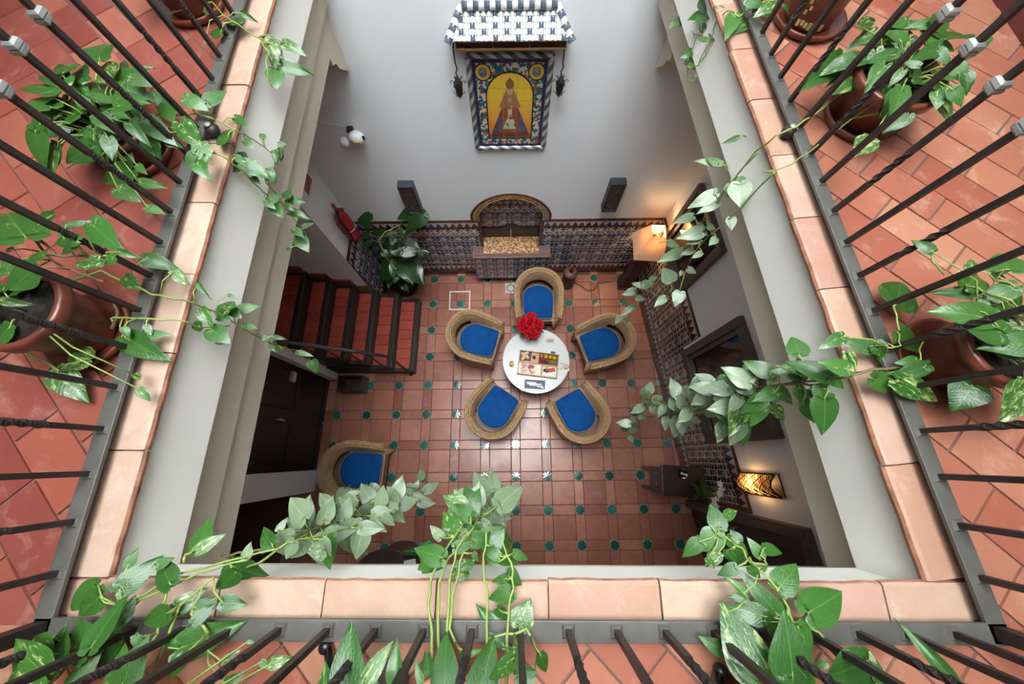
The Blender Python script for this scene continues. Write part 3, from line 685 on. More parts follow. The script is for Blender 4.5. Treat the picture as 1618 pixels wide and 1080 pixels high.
# ------------------------------------------------------------------ carved plaques, alarm device, extinguisher, signs
carv = NT('carved_dark_relief'); vo = carv.n('ShaderNodeTexVoronoi', feature='DISTANCE_TO_EDGE'); carv.put(vo.inputs['Vector'], carv.coord()); vo.inputs['Scale'].default_value = 45
carv.bump(vo.outputs['Distance'], 1, .01); M['carv'] = carv.out(carv.mix(carv.math('LESS_THAN', vo.outputs['Distance'], .16), (.20, .14, .13), (.03, .018, .018)), .5)
M['slate'] = plain('slate_frame', (.035, .04, .05), .5)
def plaque(x, lb):
    o = thing('carved_plaque', lb, 'plaque', onB(x, 0, 1.63), AB, 'carved plaques on the back wall')
    w, h, d = .165, .46, .09; b = .018
    MB().box(-w/2+b, w/2-b, -d+.02, 0, b, h-b).build('relief', M['carv'], o)
    for q in ((-w/2, -w/2+b, 0, h), (w/2-b, w/2, 0, h), (-w/2+b, w/2-b, 0, b), (-w/2+b, w/2-b, h-b, h)): MB().box(q[0], q[1], -d, 0, q[2], q[3]).build('frame_bar', M['slate'], o)
plaque(lx(-1.19), 'dark carved plaque left of the fountain niche above the big plant'); plaque(lx(1.06), 'dark carved plaque right of the fountain niche above the lamp')
o = thing('security_light', 'white wall mounted security device with round sensor near the left beam', 'security device', onB(lx(-1.47), 0, 2.68), AB)
mwp = plain('white_plastic', (.75, .75, .75), .35, bump=0)
MB().ball((.02, -.07, .03), .075, 14, 9, (1, .75, .8)).build('housing', mwp, o, True); MB().ball((-.11, -.055, -.03), .045, 12, 8).build('sensor', mwp, o, True)
MB().box(-.05, .0, -.05, 0, .06, .09).build('bracket', M['black'], o); MB().box(0.0, .05, -.13, -.12, .02, .035).build('sticker', plain('yellow_label', (.6, .4, .02), .4), o)
MB().tube([(-.06, -.01, .09), (-.25, -.01, .13), (-.6, -.01, .13)], .006, 6).build('cable', mwp, o); MB().lathe([(.012, 0), (.012, .03)], 8).build('knob', M['black'], o, loc=(.09, -.09, .03))
o = thing('fire_extinguisher', 'red fire extinguisher on the white pier above the stairs', 'fire extinguisher', (-1.955, 2.36, 1.42))
MB().lathe([(.055, 0), (.075, .012), (.078, .05), (.078, .36), (.06, .42), (.03, .45), (.025, .47)], 20).build('cylinder', M['red'], o, True)
MB().lathe([(.022, .46), (.022, .5), (.012, .51)], 12).build('valve', M['black'], o, True); MB().box(-.01, .08, -.012, .012, .5, .53).build('lever', M['red'], o); MB().box(-.012, .012, -.012, .012, .53, .6).build('pin', M['red'], o)
MB().tube([(0, -.03, .48), (.02, -.09, .45), (.03, -.095, .2), (.02, -.09, .08)], .011, 8).build('hose', M['black'], o, True)
MB().tube([(.0795*math.cos(a), .0795*math.sin(a), .2) for a in [R(-70+10*k) for k in range(15)]], .004, 4).build('label_edge', M['greyw'], o)
MB().box(-.09, -.06, -.03, .03, .1, .3).build('wall_bracket', M['red'], o)
o = tag(MB().box(-2.043, -2.037, 2.25, 2.43, 2.30, 2.46).build('fire_sign', M['red']), 'small dark red sign high on the white pier above the extinguisher', 'sign')
def small_sign(y, z, w, h, lb, x=-2.67):
    o = thing('door_sign', lb, 'sign', (x, y, z)); MB().box(-.04, 0, -w/2, w/2, -h/2, h/2).build('plate', M['silver'], o, bevel=.003); MB().box(0, .003, -w*.38, w*.38, -h*.3, h*.3).build('face', M['greyw'], o)
small_sign(-.16, 1.48, .13, .07, 'pale little plate on the dark door near the white wall strip'); small_sign(.74, .93, .12, .08, 'pale little plate on the dark door below the stair railing')

# ------------------------------------------------------------------ windows, door and sconce of the right wall
def window(name, u0, u1, z0, z1, lb, fw=.09):
    o = struct(MB().box(u0+fw, u1-fw, -.006, .04, z0+fw, z1-fw).build(name, M['glassd'], loc=OR, rz=AR), lb)
    for q in ((u0, u0+fw, z0, z1), (u1-fw, u1, z0, z1), (u0+fw, u1-fw, z0, z0+fw), (u0+fw, u1-fw, z1-fw, z1)):
        MB().box(q[0], q[1], -.06, 0, q[2], q[3]).build('frame_bar', M['doorb'], o, bevel=.008)
    f2 = .05; a0, a1, b0, b1 = u0+fw, u1-fw, z0+fw, z1-fw
    for q in ((a0, a0+f2, b0, b1), (a1-f2, a1, b0, b1), (a0+f2, a1-f2, b0, b0+f2), (a0+f2, a1-f2, b1-f2, b1)):
        MB().box(q[0], q[1], -.03, 0, q[2], q[3]).build('sash_bar', M['doorb'], o, bevel=.006)
    return o
window('window_1', 1.60, 2.70, .95, 2.17, 'dark window with wide taupe frame in the right wall')
window('window_2', .19, .98, 1.24, 2.24, 'dark window with brown frame near the lamp', .06)
dr = struct(MB().box(3.49, 4.5, -.005, .04, 0, 2.02).build('door_2', plain('dark_taupe_door', (.045, .036, .03), .5), loc=OR, rz=AR), 'dark taupe door in the right wall')
for q in ((3.385, 3.49, 0, 2.12), (4.5, 4.6, 0, 2.12), (3.49, 4.5, 2.02, 2.12)):
    MB().box(q[0], q[1], -.06, 0, q[2], q[3]).build('frame_bar', M['doorb'], dr, bevel=.008); MB().box(q[0]+.03, q[1]-.03, -.075, -.06, q[2]+(.03 if q[2] > 1 else 0), q[3]-.03).build('moulding', M['doorb'], dr)
for z0, z1 in ((.15, .95), (1.05, 1.9)): MB().box(3.62, 4.36, -.015, 0, z0, z1).build('door_panel', bpy.data.materials['dark_taupe_door'], dr, bevel=.006)
MB().tube([(3.56, -.01, 1.02), (3.56, -.05, 1.02), (3.66, -.05, 1.02)], .01, 8).build('handle', M['silver'], dr, True)
def sconce():
    o = thing('wall_sconce', 'lit bronze wall sconce with pierced geometric front above the console', 'wall lamp', onR(3.085, 0, 1.43), AR)
    mb = plain('bronze_dark', (.035, .018, .01), .4, .5)
    w, h = .19, .51; m = MB()
    t = NT('lamp_paper'); M['lpaper'] = t.out((.75, .42, .16), .6, emit=(1, .46, .14), es=.12); tr_ = t.n('ShaderNodeBsdfTranslucent'); tr_.inputs[0].default_value = (.9, .6, .3, 1); mx = t.n('ShaderNodeMixShader'); mx.inputs[0].default_value = .6; t.t.links.new(t.b.outputs[0], mx.inputs[1]); t.t.links.new(tr_.outputs[0], mx.inputs[2]); t.t.links.new(mx.outputs[0], t.t.nodes['Material Output'].inputs[0])
    # curved front of pierced lattice: bars over a glowing paper
    m = MB(); n = 10
    arc = lambda k, r=1: (-w/2+w*k/n, -(.035+.07*math.sin(math.pi*k/n))*r)
    m.add([(*arc(k), z) for z in (.01, h-.01) for k in range(n+1)], [(k, k+1, n+2+k, n+1+k) for k in range(n)]); m.build('diffuser', M['lpaper'], o, True)
    def bar(p, q, r=.0045):
        pts = []
        for i in range(5):
            f = i/4; u = p[0]+(q[0]-p[0])*f; z = p[1]+(q[1]-p[1])*f; k = (u+w/2)/w*n; pts.append((u, -(.038+.07*math.sin(math.pi*k/n)), z))
        MB().tube(pts, r, 4).build('lattice_bar', mb, o)
    for i in range(8):
        z = .015+i*.06; s_ = .0465
        for j in range(4):
            u = -w/2+.002+s_*j; c0 = (u+s_/2, z+.03)
            if (i+j) % 2: bar((u, z), (u+s_, z+.06)); bar((u, z+.06), (u+s_, z))
            else: bar((u, z+.03), (u+s_/2, z+.06)); bar((u+s_/2, z), (u+s_, z+.03))
    for z in (0, h): bar((-w/2, z), (w/2, z), .009)
    for u in (-w/2, w/2): MB().tube([(u, -.04, 0), (u, -.04, h)], .008, 4).build('side_bar', mb, o)
    MB().box(-w/2, w/2, -.012, 0, 0, h).build('back_plate', mb, o); MB().box(-w/2, w/2, -.04, -.0, -.005, .0).build('base_lip', mb, o)
    b = MB().ball((0, -.045, .17), .026, 10, 7).build('bulb', NT('bulb_glow').out((1, .8, .5), .5, emit=(1, .55, .2), es=30), o, True)
    l = bpy.data.lights.new('sconce_light', 'POINT'); l.energy = 1.6; l.color = (1, .6, .28); l.shadow_soft_size = .03; lo = bpy.data.objects.new('sconce_light', l); COL.objects.link(lo); lo.parent = o; lo.location = (0, -.05, .215)
sconce()
# ------------------------------------------------------------------ rattan tub chairs
def wicker(name, cols, nu, nv):
    t = NT(name); u = t.sep(t.coord('UV')); a = t.math('MULTIPLY', u[0], nu); b = t.math('MULTIPLY', u[1], nv)
    row = t.math('FLOOR', b); sh_ = t.math('MULTIPLY', t.math('MODULO', row, 2), .5)
    s1_ = t.math('ABSOLUTE', t.math('SINE', t.math('MULTIPLY', t.math('ADD', a, sh_), math.pi)))
    s2_ = t.math('ABSOLUTE', t.math('SINE', t.math('MULTIPLY', b, math.pi)))
    h = t.math('MULTIPLY', t.math('POWER', s1_, 1.1), t.math('POWER', s2_, .7))
    g = t.coord('Object'); n = t.noise(g, 9, 4); n2 = t.noise(g, 70, 3)
    c = t.ramp(t.math('ADD', t.math('MULTIPLY', n, .6), t.math('MULTIPLY', n2, .4)), [(.3, cols[0]), (.55, cols[1]), (.8, cols[2])])
    c = t.mix(t.math('SUBTRACT', 1, t.math('MULTIPLY', h, 1.6, clamp=True)), c, (.40, .235, .115))
    t.bump(h, .9, .012); return t.out(c, .5, spec=.35)
M['wick'] = wicker('honey_wicker', [(.58, .34, .165), (.76, .50, .27), (.88, .68, .44)], 84, 17)
t = NT('blue_cushion_cloth'); g = t.coord(); n = t.noise(g, 7, 5); n2 = t.noise(g, 160, 2)
t.bump(n2, .3, .004); M['blue'] = t.out(t.ramp(n, [(.3, (.001, .045, .19)), (.7, (.002, .075, .27))]), .85, spec=.2)
M['piping'] = plain('grey_piping', (.26, .21, .17), .7)
M['cane'] = plain('dark_cane_frame', (.16, .075, .03), .5)
def u_path(t, a, b, f):
    """plan of the tub: t -1..1 from one arm end round the back; a half width, b back radius, f arm length (front is +x)"""
    s = abs(t); sg = 1 if t >= 0 else -1; la = f; arc = math.pi/2*(a+b)/2; L = la+arc; d = s*L
    if d < arc:
        th = d/arc*math.pi/2; return (-b*math.cos(th), sg*a*math.sin(th)), (-math.cos(th), sg*math.sin(th))
    e = d-arc; k = e/la; return (e, sg*a*(1-.10*k*k)), (.12*k, sg*1.0)
def make_chair():
    rt = thing('rattan_chair', 'x', 'chair', (0, 0, 0)); m = MB(); NU = 56; prof_n = None; uv = []
    for i in range(NU+1):
        tt = -1+2*i/NU; s = abs(tt); (x, y), (nx_, ny_) = u_path(tt, .335, .335, .36)
        ht = .72-.17*max(0, (s-.25)/.75)**1.3; wd = .085 if s < .6 else .085-.02*(s-.6)/.4
        # profile offsets (outward o, height z): outer skirt up, rolled rim, inner slope down to the seat
        flare = .02
        seatz = .40
        prof = [(-.035, .06), (-.02, .25), (.0, ht-.10), (.012, ht-.045), (.008, ht-.012), (-.015, ht), (-.045, ht-.004), (-.07, ht-.03), (-.088, ht-.09), (-.10, ht-.17), (-.115, seatz+.02), (-.12, seatz-.05)]
        for k, (o, z) in enumerate(prof):
            if s > .93: z = min(z, ht-.02*((s-.93)/.07)); o = o*(1-.15*(s-.93)/.07)-.01*(s-.93)/.07
            m.v.append((x+nx_*o, y+ny_*o, z)); uv.append(((tt+1)/2, k/(len(prof)-1)))
    K = 12
    m.f = [(i*K+k, (i+1)*K+k, (i+1)*K+k+1, i*K+k+1) for i in range(NU) for k in range(K-1)]+[tuple(range(K)), tuple(range(NU*K, NU*K+K))[::-1]]
    # a gap between the back and the seat: leave out the lowest inner rows round the back
    ff = []
    for i in range(NU):
        tt = abs(-1+2*(i+.5)/NU)
        for k in range(K-1):
            if k >= 9 and tt < .42: continue
            ff.append((i*K+k, (i+1)*K+k, (i+1)*K+k+1, i*K+k+1))
    m.f = ff+m.f[-2:]; m.mi = [0]*len(m.f); m.uv = uv
    sh_ = m.build('wicker_shell', M['wick'], rt, True)
    # braided rim rolls on top
    for off, dz, r in ((-.002, -.018, .013), (-.03, .0, .014), (-.058, -.012, .012)):
        pts = []
        for i in range(41):
            tt = -1+2*i/40; s = abs(tt); (x, y), (nx_, ny_) = u_path(tt, .335, .335, .36); ht = .72-.17*max(0, (s-.25)/.75)**1.3
            pts.append((x+nx_*off, y+ny_*off, ht+dz))
        mm = MB().tube(pts, [r*(1+.12*(i % 2)) for i in range(41)], 6); mm.uv = [((j//6)/41*1.0, (j % 6)/6*.2) for j in range(len(mm.v))]; mm.build('rim_braid', M['wick'], rt, True)
    # seat deck with front rail
    def deck(a, b, f, n=24):
        p = [u_path(-1+2*i/n, a, b, f)[0] for i in range(n+1)]; return p
    mm = MB().prism(deck(.25, .25, .345), .33, .395); mm.uv = [(v[0]*1.2, v[1]*1.2) for v in mm.v]; mm.build('seat_deck', M['cane'], rt)
    MB().prism(deck(.315, .315, .33), .28, .33).build('seat_frame', M['cane'], rt)
    mm = MB().box(.30, .335, -.245, .245, .26, .40); mm.uv = [(v[1]*1.0, v[2]*1.0) for v in mm.v]; mm.build('front_apron', M['wick'], rt)
    for x, y in ((.32, .255), (.32, -.255), (-.20, .2), (-.2, -.2)): MB().lathe([(.02, 0), (.024, .12), (.022, .3)], 10).build('leg', M['cane'], rt, True, loc=(x, y, 0))
    # cushion with piping
    n = 28; base = []
    for i in range(n+1):
        base.append(u_path(-1+2*i/n, .215, .185, .30)[0])
    base = base+[(.32, base[-1][1]*.90), (.325, base[-1][1]*.5), (.327, 0), (.325, -base[-1][1]*.5), (.32, base[0][1]*.90)]
    cx, cy = .06, 0; N = len(base); lay = [(.985, .395), (1.0, .415), (1.0, .445), (.975, .463), (.86, .474), (.5, .482), (.01, .484)]
    mm = MB(); mm.v = [(cx+(x-cx)*s_, cy+(y-cy)*s_, z) for s_, z in lay for x, y in base]
    mm.f = [(j*N+i, j*N+(i+1) % N, (j+1)*N+(i+1) % N, (j+1)*N+i) for j in range(len(lay)-1) for i in range(N)]; mm.mi = [0]*len(mm.f)
    cu = mm.build('cushion', M['blue'], rt, True)
    MB().tube([(x*1.005, y*1.005, .456) for x, y in base]+[(base[0][0]*1.005, base[0][1]*1.005, .456)], .0055, 5, False).build('piping', M['piping'], cu, True)
    return rt
ch0 = make_chair()
CH = [((851, 465), -90, 'wicker tub chair with blue cushion nearest the fountain behind the red flowers'),
      ((747, 531), -15, 'wicker tub chair with blue cushion left of the table beside the floor hatch'),
      ((960, 537), 198, 'wicker tub chair with blue cushion right of the table with leaves hanging over it'),
      ((779, 651), 57, 'wicker tub chair with blue cushion at the lower left of the round table'),
      ((918, 657), 119, 'wicker tub chair with blue cushion at the lower right of the round table'),
      ((556, 742), -2, 'wicker tub chair with blue cushion alone in shade against the left wall')]
for i, ((px, py), a, lb) in enumerate(CH):
    c = ch0 if i == 0 else copy_tree(ch0)
    p = at(px, py, 2, .55); c.location = (p.x, p.y, .002); c.rotation_euler.z = R(a); tag(c, lb, 'chair', 'wicker tub chairs with blue cushions')

# ------------------------------------------------------------------ round table and what stands on it
TZ = .50; TC = Vector((.266, 1.072, 0)); TR = .449
tb = thing('round_table', 'low round table with white stone top among the wicker chairs', 'table', TC)
M['marble'] = plain('white_stone', (.60, .625, .60), .22, var=.04, scale=3, bump=0)
MB().lathe([(.0001, TZ-.03), (TR-.02, TZ-.03), (TR, TZ-.022), (TR, TZ-.006), (TR-.006, TZ), (.0001, TZ)], 72).build('table_top', M['marble'], tb, False)
tw = plain('reddish_wood', (.11, .035, .018), .4)
MB().lathe([(TR-.05, TZ-.06), (TR-.012, TZ-.055), (TR-.012, TZ-.03), (TR-.05, TZ-.03)], 48).build('apron', tw, tb, True)
for a in (35, 125, 215, 305):
    c, s_ = math.cos(R(a)), math.sin(R(a)); MB().tube([(.34*c, .34*s_, TZ-.04), (.36*c, .36*s_, .25), (.37*c, .37*s_, 0)], [.028, .022, .018], 6).build('leg', tw, tb)
def tp(px, py, z=TZ): return at(px, py, 2, z)
Z8 = lambda x, y: (780+x*140/1008, 480+y*140/1008)
# tray with compartments
ctr = tp(*Z8(505, 690)); tr = thing('wooden_tray', 'pale wooden serving tray with compartments of food on the round table', 'tray', (ctr.x, ctr.y, TZ+.001), R(-7))
pw = plain('pale_wood', (.52, .33, .16), .55, var=.2)
tx, ty = .265, .165
MB().box(-tx, tx, -ty, ty, 0, .012).build('tray_base', pw, tr)
for q in ((-tx, tx, ty-.01, ty), (-tx, tx, -ty, -ty+.01), (-tx, -tx+.01, -ty+.01, ty-.01), (tx-.01, tx, -ty+.01, ty-.01)): MB().box(*q, .012, .045).build('tray_side', pw, tr)
MB().box(-tx+.01, tx-.01, .0, .008, .012, .03).build('divider', pw, tr)
dk = plain('dark_slate_dish', (.03, .022, .016), .5); cr = plain('cream_paper', (.78, .70, .58), .7)
MB().box(-tx+.012, -.10, .03, ty-.012, .012, .016).build('dark_liner', dk, tr); MB().box(.0, tx-.012, .012, ty-.012, .012, .016).build('dark_liner', plain('fruit_box_brown', (.10, .04, .015), .6), tr)
MB().box(-tx+.012, .04, -ty+.012, -.004, .012, .015).build('paper_liner', cr, tr); MB().box(.07, tx-.02, -ty+.02, -.02, .012, .02).build('white_dish', M['marble'], tr, bevel=.006)
def tl(x, y, z=.016): return Vector((ctr.x, ctr.y, TZ+.001))+Matrix.Rotation(R(-7), 3, 'Z') @ Vector((x, y, z))
def food(name, lb, cat, x, y, r, col, sc=(1, 1, 1), grp=None, rough=.4, extra=None):
    key = 'food_'+name+str(col)
    mt = bpy.data.materials.get(key) or plain(key, col, rough, coat=.2, var=.25, scale=40)
    p = tl(x, y); o = tag(MB().ball((0, 0, r*sc[2]), r, 12, 7, sc).build(name, mt, None, True, loc=p, rz=random.uniform(0, 3)), lb, cat, grp)
    return o
for (x, y, wh) in ((-.215, .10, 'leftmost pale bread roll in the dark compartment of the tray'), (-.175, .125, 'pale bread roll farthest back in the dark compartment of the tray'), (-.16, .075, 'rightmost pale bread roll in the dark compartment of the tray'), (-.205, .055, 'pale bread roll nearest the front of the dark tray compartment')): food('bread_roll', wh, 'bread', x, y, .033, (.66, .50, .28), (1.25, .8, .7), 'bread rolls on the tray', .8)
for (x, y, c, lb) in ((.03, .115, (.62, .13, .04), 'red and orange peach at the left end of the fruit row'), (.09, .112, (.66, .45, .05), 'yellow apple second in the fruit row'), (.15, .11, (.72, .36, .02), 'orange fruit third in the fruit row'), (.205, .105, (.72, .42, .02), 'yellow orange fruit at the right end of the fruit row')):
    o = food('fruit', lb, 'fruit', x, y, .029, c); MB().tube([(0, 0, .055), (.004, 0, .066)], .002, 5).build('stem', M['cane'], o)
for i in range(16):
    x = .02+(i % 6)*.022+random.uniform(-.004, .004); y = .03+(i//6)*.018
    food('berry', 'small dark red berry in the fruit compartment of the tray', 'berry', x, y, .0105, (.25, .012, .015), grp='red berries on the tray')
for i in range(6): food('grape', 'small green grape beside the red berries on the tray', 'grape', .165+(i % 3)*.024, .04+(i//3)*.024, .013, (.22, .32, .05), grp='green grapes on the tray')
food('red_onion', 'small purple red beet between bread and fruit on the tray', 'vegetable', -.065, .085, .024, (.20, .015, .05))
def slices(name, lb, x, y, col, n, r, grp):
    mt = plain('slice_'+name, col, .5, var=.25, scale=30)
    for i in range(n):
        p = tl(x+random.uniform(-.028, .028), y+random.uniform(-.022, .022), .016+.003*i)
        pts = [(r*(1+.25*math.sin(2*a+i))*math.cos(a), .7*r*math.sin(a)) for a in [2*math.pi*k/12 for k in range(12)]]
        tag(MB().prism(pts, 0, .004).build(name, mt, None, loc=p, rz=i*1.1), lb, 'sliced meat', grp)
slices('ham_slice', 'pale pink ham slice at the left of the tray paper', -.19, -.04, (.62, .24, .20), 5, .026, 'ham slices on the tray')
slices('salami_slice', 'deep red salami slice in the middle of the tray paper', -.09, -.05, (.38, .03, .06), 5, .024, 'salami slices on the tray')
slices('turkey_slice', 'pale rosy slice at the lower left of the tray paper', -.185, -.115, (.70, .42, .36), 4, .03, 'pale slices on the tray')
slices('salmon_piece', 'orange salmon piece at the lower middle of the tray paper', -.085, -.115, (.62, .17, .06), 3, .02, 'salmon pieces on the tray')
for i in range(9): food('tomato_half', 'orange red tomato half on the white dish of the tray', 'tomato', .12+(i % 5)*.025+.01*(i//5), -.09+.03*(i//5)+.008*(i % 5), .015, (.55, .07, .015), (1.2, .9, .6), 'tomato halves on the tray')
food('fig', 'dark olive fig on the white dish of the tray', 'fruit', .095, -.075, .021, (.03, .03, .028)); food('pear_piece', 'pale green pear piece at the top of the white dish', 'fruit', .115, -.04, .018, (.45, .45, .16), (1, 1.4, .8))
# flowers in a glass vase
vp = tp(*Z8(415, 330)); vz = Vector((vp.x+.02, vp.y-.05, TZ))
fv = thing('flower_vase', 'glass vase of bright red flowers on the white table', 'vase', vz)
t = NT('clear_glass'); t.b.inputs['Transmission Weight'].default_value = 1; t.b.inputs['IOR'].default_value = 1.45; M['glass'] = t.out((.95, .97, .96), .02)
MB().lathe([(.045, 0), (.05, .01), (.038, .08), (.05, .16), (.047, .16), (.035, .08), (.045, .015)], 20).build('vase_glass', M['glass'], fv, True)
t = NT('red_petal'); n = t.noise(t.coord(), 25, 4); M['petal'] = t.out(t.ramp(n, [(.3, (.42, .002, .012)), (.7, (.85, .008, .03))]), .6)
M['gleaf'] = plain('green_leaf', (.06, .18, .03), .5)
def petal_ball(r):
    m = MB(); rg = random.Random(int(r*1e5))
    for ring_, (n_, el, rr) in enumerate(((7, 5, 1), (7, 30, .85), (5, 58, .6), (3, 80, .35))):
        for k in range(n_):
            a = 2*math.pi*(k+ring_*.4)/n_+rg.uniform(-.15, .15); e = R(el); d = Vector((math.cos(a)*math.cos(e), math.sin(a)*math.cos(e), math.sin(e)))
            s_ = Vector((-math.sin(a), math.cos(a), 0)); u_ = d.cross(s_)*-1; c = d*r*.35; w = r*.42
            pts = [c-s_*w*.3, c+s_*w*.3, d*r*.85+s_*w+u_*r*.1, d*r+s_*w*.35-u_*r*.08, d*r-s_*w*.35-u_*r*.08, d*r*.85-s_*w+u_*r*.1]
            m.add(pts, [(0, 1, 2, 5), (5, 2, 3, 4)])
    return m
FL = [petal_ball(r).mesh('blossom', M['petal'], True) for r in (.068, .074, .062)]
cen = Vector((-.03, .07, .25))
for i, (x, y, z) in enumerate(((0, .07, .02), (-.07, .03, 0), (.06, .035, .0), (-.01, .0, .05), (-.06, -.04, .01), (.02, -.06, .02), (.075, -.03, -.01), (-.095, .0, -.03), (.10, .02, -.03), (.05, -.085, -.03), (.01, .10, -.02), (-.02, -.095, -.02), (.0, .035, .04))):
    p = cen+Vector((x*1.25, y*1.25, z)); b = link('blossom', FL[i % 3], fv, p, i*1.3); b.rotation_euler.x = -y*5; b.rotation_euler.y = x*5
    MB().tube([tuple(Vector((0, 0, .02))), tuple(cen*.5), tuple(p)], .0025, 4).build('stem', M['gleaf'], fv)
# plants' leaf shape is shared by the bouquet
def leaf_mesh(seed, mat, narrow=1.0, name='leaf'):
    rg = random.Random(seed); st = [(-.13, .20), (-.10, .33), (0, .42), (.14, .475), (.3, .46), (.48, .385), (.66, .26), (.82, .14), (.93, .06), (1.0, 0)]
    st2 = [(-.14, .13), (-.135, .22), (-.12, .29), (-.08, .36)]
    for i in range(19):
        x = -.03+1.03*i/18; u_ = (x+.14)/1.14; st2.append((x, .478*max(0, math.sin(math.pi*min(1, u_**.62)))**.92*(1-.10*u_) if i < 18 else 0))
    st = st2
    m = MB(); cur = rg.uniform(.12, .32); fold = rg.uniform(.10, .28); wav = rg.uniform(-.04, .04); side = rg.uniform(-.05, .05)
    rows = []
    for i, (x, w) in enumerate(st):
        w *= narrow; row = []
        for k in (-1, -.55, 0, .55, 1):
            xx = x; ww = w*k
            if i < 5: nt = (.03, .035, .04, .045, .05)[i]; xx = nt if k == 0 else (x if abs(k) == 1 else x+(.004 if i == 0 else .01*i))
            y = ww+side*xx*xx; z = fold*abs(ww)-cur*max(0, xx)**2*1.0-.35*ww*ww+wav*math.sin(5*xx+3*k)*abs(k)
            row.append((xx, y, z))
        rows.append(row)
    m.v = [v for r_ in rows for v in r_]; n = 5
    m.f = [(i*n+k, (i+1)*n+k, (i+1)*n+k+1, i*n+k+1) for i in range(len(st)-1) for k in range(4)]; m.mi = [0]*len(m.f)
    m.uv = [(v[0], v[1]+.5) for v in m.v]
    return m.mesh(name, mat, True)
def leaf_mat(name, dk_, lt_, cream, vmax, sheen=.3):
    t = NT(name); tc = t.n('ShaderNodeTexCoord'); rn = t.rnd(); u = t.sep(tc.outputs['UV'])
    mp = t.n('ShaderNodeMapping'); t.put(mp.inputs[0], tc.outputs['UV']); cv = t.n('ShaderNodeCombineXYZ'); t.put(cv.inputs[0], t.math('MULTIPLY', rn, 37.0)); t.put(cv.inputs[1], t.math('MULTIPLY', rn, 91.0)); t.put(mp.inputs['Location'], cv.outputs[0]); mp.inputs['Scale'].default_value = (2.2, 5.0, 1)
    n1 = t.noise(mp.outputs[0], 1.6, 5, .65, .8); n2 = t.noise(mp.outputs[0], 5, 3)
    ay = t.math('ABSOLUTE', t.math('SUBTRACT', u[1], .5))
    base = t.mix(t.math('MULTIPLY', t.math('ADD', rn, n2), .5), dk_, lt_)
    thr = t.math('SUBTRACT', .80, t.math('MULTIPLY', t.math('FRACT', t.math('MULTIPLY', rn, 13.7)), vmax))
    v = t.math('MULTIPLY', t.math('SUBTRACT', n1, thr), 9, clamp=True)
    c = t.mix(t.math('MULTIPLY', v, .85), base, cream)
    rib = t.math('SUBTRACT', 1, t.math('MULTIPLY', ay, 45), clamp=True); c = t.mix(t.math('MULTIPLY', rib, .55), c, tuple(min(1, x*1.7) for x in lt_))
    vein = t.math('SINE', t.math('MULTIPLY', t.math('SUBTRACT', u[0], t.math('MULTIPLY', ay, .9)), 60))
    t.bump(t.math('ADD', t.math('MULTIPLY', vein, .06), n2), .2, .01)
    bf = t.n('ShaderNodeNewGeometry').outputs['Backfacing']; c = t.mix(t.math('MULTIPLY', bf, .35), c, (.25, .36, .16))
    t.out(c, .30, 0, .2); t.b.inputs['Transmission Weight'].default_value = 0
    tr_ = t.n('ShaderNodeBsdfTranslucent'); t.put(tr_.inputs[0], c); mx = t.n('ShaderNodeMixShader'); mx.inputs[0].default_value = .22
    o = t.t.nodes['Material Output']; t.t.links.new(t.b.outputs[0], mx.inputs[1]); t.t.links.new(tr_.outputs[0], mx.inputs[2]); t.t.links.new(mx.outputs[0], o.inputs[0])
    return t.m
M['pothos'] = leaf_mat('pothos_leaf', (.016, .068, .012), (.055, .165, .026), (.42, .50, .19), .31)
M['silverleaf'] = leaf_mat('pale_pothos_leaf', (.11, .175, .095), (.23, .31, .18), (.50, .55, .36), .28)  # paler, greyer leaf colour used on the hanging vines
M['darkleaf'] = leaf_mat('deep_green_leaf', (.008, .04, .006), (.02, .075, .011), (.3, .4, .1), .1)
LEAF = [leaf_mesh(s_, M['pothos'], n_) for s_, n_ in ((1, 1), (2, .95), (3, .85), (4, 1.05), (5, .9))]
SLEAF = [leaf_mesh(s_, M['silverleaf'], n_) for s_, n_ in ((11, 1), (12, .95), (13, .9), (14, 1.05))]
DLEAF = [leaf_mesh(s_, M['darkleaf'], n_) for s_, n_ in ((21, 1), (22, 1.1), (23, .95))]
def set_leaf(o, base, tip, wid, nrm):
    x = tip-base; L = max(x.length, 1e-4); x = x/L; z = nrm-x*nrm.dot(x)
    if z.length < 1e-3: z = x.orthogonal()
    z.normalize(); y = z.cross(x)
    if o.parent: base = o.parent.matrix_basis.inverted() @ base if False else base
    o.matrix_basis = Matrix.Translation(base) @ Matrix((x*L, y*wid, z*L)).transposed().to_4x4()
for k in range(10):
    a = k*2*math.pi/10+.2; b = cen+Vector((math.cos(a)*.05, math.sin(a)*.05, -.03)); tp_ = cen+Vector((math.cos(a)*.2, math.sin(a)*.2, -.045+.02*math.sin(3*k)))
    o = link('leaf', LEAF[k % 5], fv); set_leaf(o, b, tp_, .10, Vector((0, 0, 1)))
